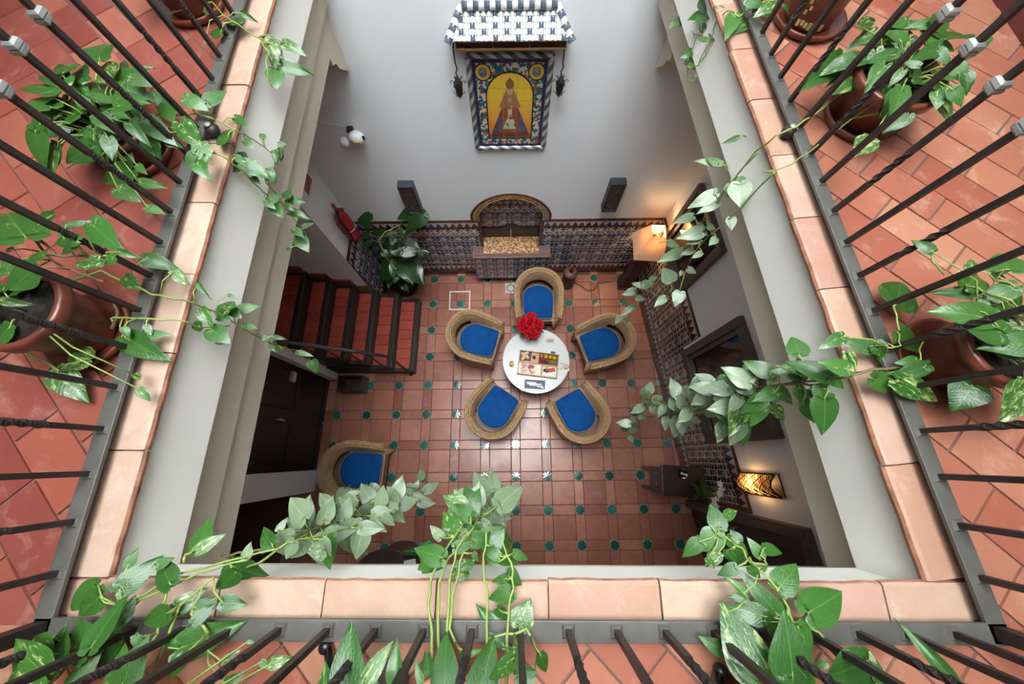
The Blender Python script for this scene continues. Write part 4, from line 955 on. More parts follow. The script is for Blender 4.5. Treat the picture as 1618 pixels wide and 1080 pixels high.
# drinks, card, magazine, coffee
def on_table(px, py): v = tp(px, py); return Vector((v.x, v.y, TZ+.0005))
o = thing('juice_glass', 'glass of orange juice at the left edge of the table', 'glass', on_table(*Z8(205, 690)))
MB().lathe([(.026, 0), (.030, .08), (.028, .08), (.025, .004)], 20).build('tumbler', M['glass'], o, True); MB().lathe([(.024, .005), (.0275, .065), (.0001, .065)], 20).build('juice', plain('orange_juice', (.75, .36, .02), .2, bump=0), o, True)
v = on_table(*Z8(640, 415)); o = thing('menu_card', 'cream tent card standing on the table beside the red flowers', 'card', v, R(-4))
MB().add([(-.05, -.035, 0), (.05, -.035, 0), (.05, 0, .05), (-.05, 0, .05), (-.05, .035, 0), (.05, .035, 0), (-.05, -.034, 0), (.05, -.034, 0), (.05, 0, .0485), (-.05, 0, .0485)], [(0, 1, 2, 3), (3, 2, 5, 4), (7, 6, 9, 8)]).build('folded_card', cr, o)
for i in range(3): MB().box(-.032, .032, -.002, .002, -.0005, .0007).build('print_line', M['cane'], o, loc=(0, -.026+.009*i, .0135+.0128*i)).rotation_euler.x = math.atan2(.05, .035)
v = on_table(*Z8(468, 915)); o = thing('magazine', 'dark blue leaflet with a white printed pattern at the near edge of the table', 'leaflet', v, R(-3))
MB().box(-.135, .135, -.06, .06, 0, .004).build('cover', plain('slate_blue_print', (.045, .055, .085), .5, var=.1), o)
for (x0, x1, y0, y1) in ((-.11, .02, .012, .03), (-.1, .09, -.005, .014), (-.07, .06, -.02, -.004), (.03, .11, -.035, -.012), (.085, .12, -.05, -.03)): MB().box(x0, x1, y0, y1, .004, .0046).build('print_patch', M['greyw'], o)
v = on_table(*Z8(400, 960)); o = tag(MB().box(-.15, .1, -.012, .012, 0, .003).build('pen_strip', M['greyw'], None, loc=tuple(v+Vector((.05, -.028, 0))), rz=R(-3)), 'thin white strip of paper at the near edge below the leaflet', 'paper')
v = on_table(*Z8(815, 715)); o = thing('coffee_cup', 'cream cup of coffee on a saucer at the right edge of the table', 'cup', v)
MB().box(-.05, .05, -.055, .05, 0, .004).build('napkin', cr, o); MB().lathe([(.03, .004), (.045, .012), (.042, .013), (.028, .007)], 22).build('saucer', M['marble'], o, True)
MB().lathe([(.02, .008), (.033, .05), (.031, .05), (.019, .012)], 20).build('cup', M['marble'], o, True); MB().lathe([(.026, .036), (.0285, .045), (.0001, .046)], 18).build('coffee', plain('milky_coffee', (.55, .33, .16), .4, bump=0), o); MB().tube([(.03, 0, .04), (.05, 0, .036), (.05, 0, .022), (.028, 0, .018)], .004, 6).build('handle', M['marble'], o, True)
v = on_table(*Z8(768, 710)); o = thing('cutlery', 'small dark cutlery beside the coffee cup', 'cutlery', v, R(75))
for i in (-1, 1): MB().tube([(-.05, .012*i, .004), (.02, .012*i, .004), (.05, .012*i, .006)], [.003, .003, .008], 6).build('spoon', M['silver'], o, True)
v = on_table(*Z8(675, 565)); o = tag(MB().box(-.03, .03, -.012, .012, 0, .02).build('dark_clip', M['slate'], None, loc=tuple(v+Vector((0, .015, 0))), rz=R(-5), bevel=.004), 'small dark oblong object touching the far side of the tray', 'object')

# ------------------------------------------------------------------ floor lamp, lidded cylinder, drain, hatch
lp = thing('floor_lamp', 'lit lamp with square parchment shade on a dark wood column in the back corner', 'lamp', (1.70, 2.43, 0), R(-3))
MB().box(-.11, .11, -.10, .10, 0, .05).build('base', M['wood'], lp, bevel=.01); MB().prism([(-.085, -.08), (.085, -.08), (.085, .08), (-.085, .08)],   .05, 1.10, [(-.075, -.07), (.075, -.07), (.075, .07), (-.075, .07)]).build('column', M['wood'], lp, bevel=.006)
t = NT('parchment'); M['parch'] = t.out((.80, .68, .52), .7, emit=(1, .6, .3), es=.04)
tr2 = t.n('ShaderNodeBsdfTranslucent'); tr2.inputs[0].default_value = (.85, .66, .44, 1); mx = t.n('ShaderNodeMixShader'); mx.inputs[0].default_value = .22; oo = t.t.nodes['Material Output']
t.t.links.new(t.b.outputs[0], mx.inputs[1]); t.t.links.new(tr2.outputs[0], mx.inputs[2]); t.t.links.new(mx.outputs[0], oo.inputs[0])
b0, b1, z0, z1 = .20, .085, 1.10, 1.46
def fr4(b, z, ox=0, oy=0): return [(-b+ox, -b+oy, z), (b+ox, -b+oy, z), (b+ox, b+oy, z), (-b+ox, b+oy, z)]
ox, oy = 0, 0
vs = fr4(b0, z0)+fr4(b1, z1, ox, oy)+fr4(b1-.006, z1, ox, oy)+fr4(b0-.006, z0)
MB().add(vs, [(k, (k+1) % 4, 4+(k+1) % 4, 4+k) for k in range(4)]+[(4+k, 4+(k+1) % 4, 8+(k+1) % 4, 8+k) for k in range(4)]+[(8+k, 8+(k+1) % 4, 12+(k+1) % 4, 12+k) for k in range(4)]).build('shade', M['parch'], lp)
MB().lathe([(.018, 1.10), (.018, 1.22)], 12).build('socket', M['brass'], lp); MB().ball((0, 0, 1.27), .036, 12, 8).build('bulb', NT('lamp_bulb_glow').out((1, .85, .6), .5, emit=(1, .62, .28), es=14), lp, True)
for a in (45, 135, 225, 315): MB().tube([(0, 0, 1.22), (.085*1.41*math.cos(R(a)), .085*1.41*math.sin(R(a)), 1.45)], .003, 4).build('shade_strut', M['brass'], lp)
l = bpy.data.lights.new('lamp_light', 'POINT'); l.energy = 8; l.color = (1, .6, .30); l.shadow_soft_size = .04; lo = bpy.data.objects.new('lamp_light', l); COL.objects.link(lo); lo.parent = lp; lo.location = (0, 0, 1.34)
o = thing('clay_jar', 'dark brown lidded clay jar on the floor right of the fountain', 'jar', (.80, 2.43, 0)); cj = plain('dark_clay', (.045, .022, .017), .55, var=.25)
MB().lathe([(.085, 0), (.098, .02), (.098, .34), (.09, .38), (.07, .39)], 24).build('body', cj, o, True); MB().lathe([(.105, .385), (.105, .402), (.07, .425), (.035, .44)], 24).build('lid', plain('clay_lid', (.12, .055, .042), .5), o, True); MB().lathe([(.03, .44), (.034, .46), (.022, .485), (.026, .505), (.0001, .525)], 16).build('knob', cj, o, True)
tag(MB().tube([(1.5, 2.48, .006), (1.3, 2.45, .006), (1.22, 2.34, .006), (1.12, 2.32, .006), (1.0, 2.42, .006), (.92, 2.46, .006)], .006, 6).build('lamp_cable', M['black']), 'thin dark cable lying on the tiles beside the lamp', 'cable')
dv = at(807, 455, 2, 0); o = thing('floor_drain', 'white floor drain with a ring of slots beside a wicker chair', 'drain', (dv.x, dv.y, .001)); mwp2 = plain('pale_ceramic', (.62, .58, .52), .4)
MB().box(-.085, .085, -.085, .085, -.01, .003).build('plate', mwp2, o)
for k in range(20):
    a = 2*math.pi*k/20; MB().box(-.016, .016, -.0045, .0045, .003, .0045).build('slot', M['black'], o, loc=(.058*math.cos(a), .058*math.sin(a), 0), rz=a)
hv = g2(-2, 5)+Vector((-.01, .06, 0)); o = thing('floor_hatch', 'pale metal frame of a square floor hatch near the left wicker chair', 'hatch', (hv.x, hv.y, .0015), TH)
mhf = plain('pale_metal_strip', (.62, .60, .58), .4, .2)
for q in ((-.165, .165, .137, .16), (-.165, .165, -.16, -.137), (-.165, -.142, -.137, .137), (.142, .165, -.137, .137)): MB().box(*q, -.004, .006).build('frame_bar', mhf, o)

# ------------------------------------------------------------------ console with orchid, crate, dark table by the front
c0 = thing('console', 'dark carved wooden console against the right wall under the sconce', 'console', (1.92, -.42, 0), R(-4))
dw = plain('oxblood_dark_wood', (.020, .008, .006), .4, var=.3)
MB().box(-.25, .235, -.17, .16, .77, .80).build('top', dw, c0, bevel=.008); MB().box(-.215, .22, -.14, .13, .35, .77).build('body', dw, c0)
for x0, x1 in ((-.20, -.005), (.005, .20)):
    d = MB().box(-.225, -.212, x0*.65, x1*.65, .4, .74).build('drawer', dw, c0, bevel=.005); MB().ball((-.23, (x0+x1)/2*.65, .57), .012, 8, 6).build('knob', M['brass'], d, True)
for x in (-.2, .2):
    for y in (-.125, .115): MB().box(x-.02, x+.02, y-.02, y+.02, 0, .36).build('leg', dw, c0)
o = thing('glass_dish', 'small clear glass dish on the dark console', 'dish', (1.90, -.34, .801)); MB().lathe([(.03, 0), (.055, .03), (.052, .03), (.028, .004)], 20).build('bowl', M['glass'], o, True); MB().lathe([(.012, .002), (.016, .02), (.0001, .03)], 10).build('candle', M['marble'], o, True)
oc = thing('orchid', 'white orchid sprays in a dark pot on the console', 'potted flower', (2.06, -.52, .801)); MB().lathe([(.04, 0), (.055, .09), (.05, .09), (.04, .06)], 16).build('pot', M['wood'], oc, True)
ptl = plain('white_petal', (.80, .78, .74), .6, bump=0)
for sgn in (0, 1):
    pts = [(0, 0, .06), (.02, .0-.02*sgn, .22), (.03, -.02-.03*sgn, .34), (.0, .02-.05*sgn, .42), (-.04+.02*sgn, .08-.03*sgn, .44)]; MB().tube(pts, .004, 5).build('stem', M['gleaf'], oc)
for k in range(15):
    f = k/14; p = Vector((.05-.06*f+random.uniform(-.02, .02), .09-.22*f+random.uniform(-.015, .015), .40+.05*math.sin(f*6)))
    m = MB()
    for j in range(5):
        a = 2*math.pi*j/5; m.add([(0, 0, 0), (.020*math.cos(a-.5), .020*math.sin(a-.5), .006), (.034*math.cos(a), .034*math.sin(a), .004), (.020*math.cos(a+.5), .020*math.sin(a+.5), .006)], [(0, 1, 2, 3)])
    b = m.build('blossom', ptl, oc, loc=p); b.rotation_euler = (random.uniform(-.6, .6), random.uniform(-.6, .6), k)
for k in range(5):
    a = k*1.25; o = link('leaf', DLEAF[k % 3], oc); set_leaf(o, Vector((0, 0, .09)), Vector((.16*math.cos(a), .16*math.sin(a), .12)), .07, Vector((0, 0, 1)))
cr8 = thing('dark_crate', 'dark iron crate on the floor below the stair railing', 'crate', (-2.30, .80, 0))
MB().box(-.17, .17, -.11, .11, 0, .02).build('bottom', M['wood'], cr8)
for q in ((-.17, .17, .095, .11), (-.17, .17, -.11, -.095), (-.17, -.155, -.095, .095), (.155, .17, -.095, .095)):
    for z in (.03, .11, .19): MB().box(*q, z, z+.06).build('side_slat', M['wood'], cr8)
# dark round-backed table with cards near the front edge
dt = thing('dark_desk', 'dark curved desk at the near edge of the patio floor', 'desk', (-1.42, -1.54, 0))
pts = [(.40*math.cos(R(a)), .40*math.sin(R(a))) for a in range(0, 181, 12)]+[(-.40, -.4), (.40, -.4)]
MB().prism(pts, .71, .75).build('top', M['wood'], dt, bevel=.008); MB().prism([(x*.85, y*.85) for x, y in pts], .0, .71).build('body', M['wood'], dt)
bx = thing('card_rack', 'small rack of green and white printed cards on the dark desk', 'card rack', (-1.15, -1.20, .751)); gr = plain('green_print', (.05, .28, .10), .5, var=.05)
MB().box(-.075, .075, -.03, .02, 0, .02).build('base', M['black'], bx)
cdm = MB().box(-.07, .07, -.003, .003, 0, .085).build('card', gr, bx, loc=(0, 0, .015)); cdm.rotation_euler.x = R(-40)
MB().box(-.07, .07, -.0005, .0005, .07, .085).build('white_band', M['greyw'], cdm, loc=(0, .004, 0)); MB().box(-.02, .02, -.0005, .0005, .01, .07).build('dark_figure', M['slate'], cdm, loc=(0, .004, 0))
o = thing('white_folder', 'stack of white folded papers beside the green cards on the desk', 'papers', (-1.16, -1.285, .751), .1)
for k in range(3): MB().box(-.06, .06, -.035, .035, .008*k, .008*k+.007).build('sheet', M['greyw'], o, loc=(.006*k, .004*k, 0), rz=.05*k)
# ------------------------------------------------------------------ trailing pothos plants
ZM = {'A': (0, 0, .31486), 'B': (0, 300, .31486), 'C': (0, 600, .4444), 'D': (350, 650, .3981), 'F': (1118, 600, .4444), 'G': (1118, 300, .31486), 'H': (1118, 0, .31486),
      'I': (980, 420, .2778), 'J': (1020, 0, .14815), 'K': (1040, 240, .16667), 'L': (400, 0, .14815), 'N': (420, 140, .2963), 'O': (1060, 880, .2225), 'Q': (500, 960, .2225),
      'S': (330, 640, .24084), 'T': (1380, 380, .2406), 'U': (1000, 680, .2101), 'V': (250, 0, .14215), 'X': (520, 320, .1389), 'p': (0, 0, 1)}
def zp(k, x, y): a, b, s_ = ZM[k]; return a+x*s_, b+y*s_
M['glazepot'] = plain('glazed_brown_pot', (.135, .034, .018), .38, coat=.2, var=.35, scale=14)
M['terrapot'] = plain('terracotta_pot', (.40, .15, .075), .6, var=.25, scale=14)
M['greypot'] = plain('grey_pot', (.11, .10, .09), .5, var=.2)
M['stem'] = plain('green_stem', (.20, .27, .06), .5, bump=0); M['oldstem'] = plain('woody_stem', (.12, .09, .04), .7, bump=0)
M['gold'] = plain('gilt_lettering', (.55, .38, .14), .4, .4)
def zat(px, py, plane, zdef, lo=1.6):
    if plane is None: return zdef
    v = at(px, py, plane[0], plane[1]); return zdef if v.z > zdef or v.z > CAMP.z else max(lo, v.z)
def pt(px, py, plane, zdef): return at(px, py, 2, zat(px, py, plane, zdef))
class Plant:
    def __init__(s, name, label, loc, cat='potted plant', group='trailing pothos plants in pots'):
        s.rt = thing(name, label, cat, loc, 0, group); s.o = Vector(loc); s.rg = random.Random(label); s.paths = []; s.nl = 0
        s.sm = MB(); s.stem_obj = None; s.jobs = []
    def pot(s, r1, r0, h, mat, saucer=True, rim=.012):
        zb = 0
        if saucer: MB().lathe([(r0*1.05, .0), (r0*1.45, .004), (r0*1.62, .035), (r0*1.5, .036), (r0*1.35, .014), (.0001, .014)], 28).build('saucer', mat, s.rt, True); zb = .015
        MB().lathe([(.0001, zb), (r0, zb), (r0*1.05, zb+.01), (r1*.97, h*.78), (r1*.98, h*.8), (r1+rim, h*.82), (r1+rim*1.1, h*.97), (r1+rim*.6, h), (r1-.004, h), (r1-.01, h*.9)], 32).build('pot', mat, s.rt, True)
        MB().lathe([(r1-.008, h*.90), (.0001, h*.93)], 24).build('soil', M['soil'], s.rt, True); s.h = h; s.r1 = r1
        return s
    def stem(s, k, pts, plane=None, z=4.27, r=.004, mat=0, pre=None):
        P_ = [pt(*zp(k, x, y), plane, z) for x, y in pts]
        if pre: P_ = [s.o+Vector(v) for v in pre]+P_
        # smooth
        Q_ = []
        for i in range(len(P_)-1):
            for f in (0, .33, .66): Q_.append(P_[i].lerp(P_[i+1], f)+Vector((s.rg.uniform(-1, 1), s.rg.uniform(-1, 1), s.rg.uniform(-1, 1)))*.004*(1 if f else 0))
        Q_.append(P_[-1]); s.paths.append(Q_); s.sm.m = mat; s.sm.tube([q-s.o for q in Q_], [r*(1-.45*i/len(Q_)) for i in range(len(Q_))], 5); s.sm.m = 0
    def leaves(s, k, L, plane=None, z=4.27, kind='p', tilt=.25, dz=0, wr=.80):
        ms_ = {'p': LEAF, 's': SLEAF, 'd': DLEAF}[kind]
        for q in L:
            bx, by, tx, ty = q[:4]; w = q[4] if len(q) > 4 else wr
            b2 = zp(k, bx, by); t2 = zp(k, tx, ty); zc = zat(*b2, plane, z)+s.rg.uniform(-.02, .02)+dz
            B_ = at(*b2, 2, zc); T_ = at(*t2, 2, zc); L_ = (T_-B_).length; T_ = at(*t2, 2, zc-L_*s.rg.uniform(0, tilt))
            c = (CAMP-B_).normalized(); n = c*.7+Vector((0, 0, .55))+Vector((s.rg.uniform(-1, 1), s.rg.uniform(-1, 1), 0))*.30
            s.jobs.append((B_, T_, (T_-B_).length*w*s.rg.uniform(.92, 1.08), n, ms_[s.rg.randrange(len(ms_))]))
    def fill(s, n, spread, zr, kind='p', size=(.07, .12)):
        ms_ = {'p': LEAF, 's': SLEAF, 'd': DLEAF}[kind]
        for i in range(n):
            a = s.rg.uniform(0, 6.28); r = spread*s.rg.uniform(.15, 1)**.7; B_ = s.o+Vector((r*math.cos(a), r*math.sin(a), s.rg.uniform(*zr))); l = s.rg.uniform(*size); a2 = a+s.rg.uniform(-.6, .6)
            T_ = B_+Vector((math.cos(a2), math.sin(a2), s.rg.uniform(-.6, .1)))*l
            s.jobs.append((B_, T_, l*.8, Vector((math.cos(a2)*.3, math.sin(a2)*.3, 1)), ms_[s.rg.randrange(len(ms_))]))
    def along(s, n, zmax, kind='s', size=(.08, .125), zmin=0):
        ms_ = {'p': LEAF, 's': SLEAF, 'd': DLEAF}[kind]; pts = [q for Pth in s.paths for q in Pth if zmin < q.z < zmax]
        for i in range(n if pts else 0):
            q = s.rg.choice(pts)+Vector((s.rg.uniform(-.03, .03), s.rg.uniform(-.03, .03), s.rg.uniform(-.08, .08))); a = s.rg.uniform(0, 6.28); l = s.rg.uniform(*size)
            B_ = q+Vector((math.cos(a), math.sin(a), .3))*.03; T_ = B_+Vector((math.cos(a), math.sin(a), s.rg.uniform(-.55, .05)))*l
            s.jobs.append((B_, T_, l*.82, Vector((math.cos(a)*.25, math.sin(a)*.25, 1)), ms_[s.rg.randrange(len(ms_))]))
    def done(s):
        top = s.o+Vector((0, 0, getattr(s, 'h', .1)*.9))
        for B_, T_, w, n, me in s.jobs:         # petioles to the nearest stem or the pot
            best = None
            for Pth in s.paths:
                for q in Pth:
                    d = (q-B_).length
                    if best is None or d < best[0]: best = (d, q)
            if best and best[0] < .13: a = best[1]
            elif (B_-top).length < .42: a = top+Vector(((B_-top).x*.25, (B_-top).y*.25, 0))
            else: a = B_-(T_-B_).normalized()*.05-Vector((0, 0, .02))
            mid = (a+B_)/2+Vector((0, 0, .2*(a-B_).length)); s.sm.tube([a-s.o, mid-s.o, B_-s.o, B_.lerp(T_, .12)-s.o], [.0028, .0024, .002, .0012], 4)
        if s.sm.v: s.stem_obj = s.sm.build('vine', [M['stem'], M['oldstem']], s.rt, True)
        for B_, T_, w, n, me in s.jobs:
            o = link('leaf', me, s.rt); set_leaf(o, B_-s.o, T_-s.o, w, n)
        return s
GR = 'trailing pothos plants in pots'
# upper left, pot half hidden by leaves
p = Plant('potted_pothos', 'bushy pothos in a low brown pot behind the left railing, above the other', (-1.475, .925, GZ)).pot(.115, .085, .13, M['glazepot'])
p.stem('A', [(640, 620), (860, 640), (1000, 720), (1130, 790), (1240, 880), (1330, 970), (1420, 1020), (1500, 1080)], (0, -1.10), 4.29, .004)
p.stem('A', [(720, 600), (985, 570), (1080, 600), (1180, 650), (1250, 690), (1330, 740), (1400, 800)], (0, -1.10), 4.27, .0035)
p.stem('N', [(0, 500), (60, 560), (105, 640), (135, 660), (165, 720), (215, 770), (230, 860)], (0, -1.10), 4.2, .003)
p.leaves('A', [(500, 300, 490, 150), (300, 440, 80, 340, .6), (370, 420, 250, 290, .7), (480, 510, 440, 360, .7), (555, 390, 490, 300), (600, 385, 725, 475), (650, 390, 775, 420, .6), (255, 540, 180, 450), (410, 570, 300, 470), (310, 590, 175, 690), (470, 740, 285, 810, .6), (490, 585, 570, 660), (545, 695, 550, 795), (650, 620, 735, 715, .6), (400, 500, 480, 560), (560, 590, 470, 690, .7), (350, 400, 440, 470, .6)], None, 4.40)
p.leaves('A', [(755, 600, 800, 700), (830, 700, 905, 735, .9), (910, 620, 995, 740), (830, 520, 860, 605, .9), (785, 460, 850, 560), (930, 490, 1050, 545), (1040, 515, 1135, 440, .7), (1010, 725, 1030, 835), (990, 820, 1045, 890), (970, 770, 925, 830), (660, 850, 472, 915, .55), (700, 915, 825, 935, .5), (590, 945, 695, 1000, .8), (740, 1040, 832, 1070, .6), (690, 830, 730, 870), (740, 690, 800, 790), (600, 740, 640, 820), (705, 560, 650, 640), (620, 350, 625, 280, .3)], None, 4.31, dz=.0)
p.leaves('A', [(1180, 590, 1240, 625, .6), (1140, 705, 1085, 645, .9), (1230, 705, 1275, 740), (1315, 675, 1325, 715), (1400, 735, 1442, 716, .6), (1375, 760, 1385, 815, .6), (1230, 800, 1105, 850, .8), (1225, 820, 1345, 885, .9), (1350, 850, 1380, 910, .7), (1265, 890, 1305, 920), (1180, 790, 1240, 810)], (0, -1.10), 4.25)
p.leaves('N', [(70, 295, 118, 292, .6), (75, 330, 45, 395, .7), (85, 345, 82, 390, .5), (15, 435, 50, 495), (0, 450, 10, 500), (20, 595, 80, 560), (35, 615, 85, 680), (0, 600, 50, 640), (105, 580, 135, 525, .7), (115, 590, 205, 602, .6), (130, 660, 235, 680, .6), (150, 750, 205, 790, .7), (190, 740, 258, 712, .5), (175, 795, 230, 865), (130, 848, 98, 860, .6), (110, 620, 150, 650)], (0, -1.10), 4.2)
p.fill(26, .19, (.12, .24), 'p', (.08, .12)); p.done()
# left, red-brown pot on a saucer
p = Plant('potted_pothos', 'pothos in a red brown pot with saucer at the left edge, dark soil showing', (-1.405, .205, GZ)).pot(.105, .08, .21, M['glazepot'])
p.stem('B', [(190, 560), (330, 470), (510, 405), (650, 470), (760, 525), (920, 550), (1080, 610), (1180, 670), (1290, 735), (1400, 785), (1480, 800)], (0, -1.10), 4.28, .0045)
p.stem('B', [(560, 660), (570, 640), (750, 645), (930, 660), (1000, 690), (1150, 680)], (0, -1.10), 4.26, .0035)
p.stem('p', [(424, 540), (445, 548), (470, 556), (492, 572)], (0, -1.10), 4.2, .0025, 1)
p.stem('B', [(560, 700), (590, 620), (570, 560)], None, 4.24, .006, 1)
p.stem('B', [(100, 790), (200, 850), (300, 910)], None, 4.27, .005)
p.stem('B', [(200, 250), (280, 330), (420, 330), (540, 350)], None, 4.42, .004, 1); p.stem('B', [(150, 220), (260, 350), (400, 420), (520, 460)], None, 4.40, .004, 1)
p.leaves('B', [(130, 240, -10, 60, .9), (265, 125, 140, 165, .5), (330, 180, 455, 150, .35), (460, 170, 585, 295, .65), (390, 255, 235, 245, .6), (500, 345, 425, 395), (575, 340, 500, 365), (600, 310, 690, 335, .5), (450, 370, 360, 385, .6), (220, 330, 120, 330, .6), (180, 400, 10, 505, .8), (60, 370, -30, 440), (5, 555, 140, 575, .45), (60, 300, 10, 300), (370, 280, 300, 330, .5), (340, 200, 290, 260)], None, 4.46)
p.leaves('B', [(725, 345, 893, 385, .62), (870, 410, 950, 480, .8), (630, 440, 700, 500, .9), (740, 725, 855, 720, .6), (628, 740, 822, 855, .62), (345, 665, 450, 812, .75), (455, 850, 305, 830, .7), (290, 915, 412, 1062, .72), (620, 690, 650, 740), (735, 680, 760, 730, .8), (705, 940, 640, 920, .5), (700, 1000, 750, 1060)], None, 4.27)
p.leaves('B', [(995, 470, 1045, 545, .3), (1010, 600, 1055, 680, .75), (1150, 600, 1075, 570, .9), (1195, 600, 1303, 575, .6), (1145, 525, 1195, 548, .4), (1010, 680, 945, 690, .95), (1090, 640, 1140, 650), (1060, 700, 1150, 760, .8), (1085, 765, 1135, 770, .5), (1160, 600, 1210, 640), (1225, 680, 1290, 692, .7), (1305, 730, 1355, 760, .6), (1370, 735, 1435, 748, .5), (1110, 620, 1150, 655)], (0, -1.10), 4.24)
p.leaves('p', [(470, 556, 495, 562, .45), (493, 570, 499, 590, 1.0), (427, 545, 436, 556, .6), (420, 535, 432, 528, .6), (445, 550, 430, 556, .5)], (0, -1.10), 4.2)
p.fill(6, .11, (.19, .26), 'p', (.08, .13)); p.done()
# top left pot cut by the frame
p = Plant('potted_pothos', 'dark brown pot cut off by the top edge beside the left railing', (-1.47, 1.73, GZ)).pot(.12, .09, .22, M['glazepot'])
p.stem('V', [(600, 20), (720, 170), (890, 270), (1030, 370), (1170, 450), (1210, 520)], (0, -1.10), 4.27, .003); p.stem('L', [(60, 400), (165, 560), (140, 700), (160, 850), (210, 930)], (0, -1.10), 4.2, .003)
p.stem('V', [(300, 120), (180, 130), (100, 160), (90, 120), (240, 30)], None, 4.25, .003, 1)
p.leaves('V', [(880, 260, 745, 150, .9), (930, 150, 1092, 228, .5), (515, 110, 595, 155), (690, 375, 535, 340, .6), (530, 440, 510, 525, .3)], None, 4.26)
p.leaves('L', [(160, 380, 120, 465, .6), (205, 465, 270, 625, .9), (215, 430, 275, 460), (330, 460, 558, 578, .62), (230, 640, 240, 725), (300, 690, 638, 788, .55), (225, 740, 250, 925, .8), (240, 740, 320, 800, .7), (275, 520, 320, 610, .5), (150, 600, 125, 560)], (0, -1.10), 4.2)
p.fill(6, .13, (.2, .27), 'p', (.07, .11)); p.done()
# top right pot with lettering
p = Plant('potted_pothos', 'red brown pot with gilt lettering cut off by the top edge at the right railing', (1.225, 1.66, GZ)).pot(.115, .095, .24, M['glazepot'])
for i in range(9):
    a = R(205+i*9); MB().box(-.006, .006, -.002, .002, -.006-.004*(i % 3), .008+.003*(i % 2)).build('gilt_mark', M['gold'], p.rt, loc=(.104*math.cos(a), .104*math.sin(a), .045), rz=a+math.pi/2)
for i in range(5): MB().box(-.005, .005, -.002, .002, -.005, .008).build('gilt_mark', M['gold'], p.rt, loc=(.112*math.cos(R(225+(i % 2)*6)), .112*math.sin(R(225+(i % 2)*6)), .085+.018*i), rz=R(225)+math.pi/2)
p.stem('J', [(1300, 20), (1100, 100), (1000, 180), (880, 110), (750, 240), (690, 420), (640, 600), (580, 660)], (0, .87), 4.26, .0035); p.stem('J', [(690, 420), (560, 700), (450, 740), (440, 800), (480, 860), (540, 870)], (0, .87), 4.22, .0025); p.stem('J', [(600, 350), (555, 240), (440, 290)], (0, .87), 4.22, .0022); p.stem('J', [(620, 380), (520, 360), (400, 270)], (0, .87), 4.2, .0022)
p.leaves('J', [(660, -30, 700, 170, .9), (780, 80, 860, 160, .8), (950, 160, 870, 385, .75), (1130, 225, 905, 355, .5), (1070, 110, 1240, 10, .8), (1260, 150, 1330, 60), (575, 155, 455, 212, .6), (590, 190, 690, 195, .6), (410, 210, 232, 298, .6), (610, 270, 670, 300), (720, 420, 720, 300, .6), (650, 430, 550, 400, .6), (830, 320, 790, 385, .6), (485, 515, 570, 580, .8), (490, 550, 380, 615, .8), (490, 590, 575, 690, .7), (430, 650, 475, 710), (470, 690, 545, 735), (530, 800, 565, 830, .5), (480, 860, 550, 875, .4), (640, 200, 560, 60, .7)], (0, .87), 4.24)
p.leaves('H', [(340, 20, 250, 60), (200, 0, 290, 30), (380, 30, 420, 60, .5)], None, 4.30); p.fill(6, .12, (.22, .3), 'p', (.08, .12)); p.done()
# large right pot
p = Plant('potted_pothos', 'large glazed brown pot of pale striped pothos behind the right railing', (1.30, 1.105, GZ)).pot(.14, .085, .19, M['glazepot'])
p.stem('H', [(890, 470), (640, 660), (500, 770), (380, 840), (280, 860)], None, 4.29, .003); p.stem('H', [(720, 430), (570, 550), (440, 640), (340, 680), (240, 760), (130, 900), (50, 1000)], (0, .90), 4.29, .004)
p.stem('K', [(950, 0), (760, 200), (600, 420), (470, 580), (410, 670), (300, 860), (200, 960)], (0, .90), 4.26, .004); p.stem('K', [(1110, 190), (960, 330), (790, 530), (600, 700), (480, 790), (380, 900), (280, 1080)], (0, .90), 4.24, .0035); p.stem('K', [(1110, 190), (1000, 185), (990, 140)], None, 4.22, .0025)
p.stem('I', [(370, 30), (340, 140), (260, 185), (210, 170), (120, 120), (80, 160), (100, 230), (40, 300)], (0, .90), 4.0, .003)
p.leaves('H', [(840, 160, 695, 245, .5), (760, 130, 868, 88, .4), (1000, 105, 880, 185, .6), (1130, 120, 1000, 120, .55), (1015, 185, 880, 290, .7), (845, 255, 862, 368, .8), (1165, 240, 1035, 290, .6), (1160, 255, 1215, 325, .7), (1165, 215, 1255, 250, .6), (1190, 195, 1325, 140, .7), (1130, 130, 1240, 85, .6), (1390, 200, 1250, 320, .45), (980, 355, 910, 430, .6), (1030, 390, 1135, 360, .6), (1175, 390, 1300, 340, .6), (1140, 400, 1225, 460), (1180, 440, 1160, 535), (1230, 450, 1285, 530, .9), (1290, 370, 1330, 460, .8), (1080, 130, 1170, 180, .6), (950, 200, 900, 130, .6), (1250, 330, 1300, 400), (1060, 330, 980, 300, .6)], None, 4.44)
p.leaves('H', [(790, 340, 635, 465, .65), (660, 300, 505, 420, .62), (700, 340, 610, 420, .5), (815, 700, 740, 782, 1.0), (1005, 575, 885, 665, .7), (940, 600, 990, 640)], None, 4.36)
p.leaves('K', [(580, 110, 340, 68, .38), (775, 300, 765, 515, .95), (540, 400, 285, 525, .62), (560, 490, 365, 572, .5), (320, 610, 145, 668, .6), (420, 750, 185, 815, .7), (370, 690, 460, 740, .8), (470, 700, 555, 730, .8), (690, 625, 705, 735, .9), (395, 830, 265, 870, .6), (550, 820, 480, 880), (90, 860, 215, 890), (215, 945, -5, 1035, .55), (325, 930, 212, 972, .6), (410, 955, 320, 1000, .7)], (0, .90), 4.22, 's')
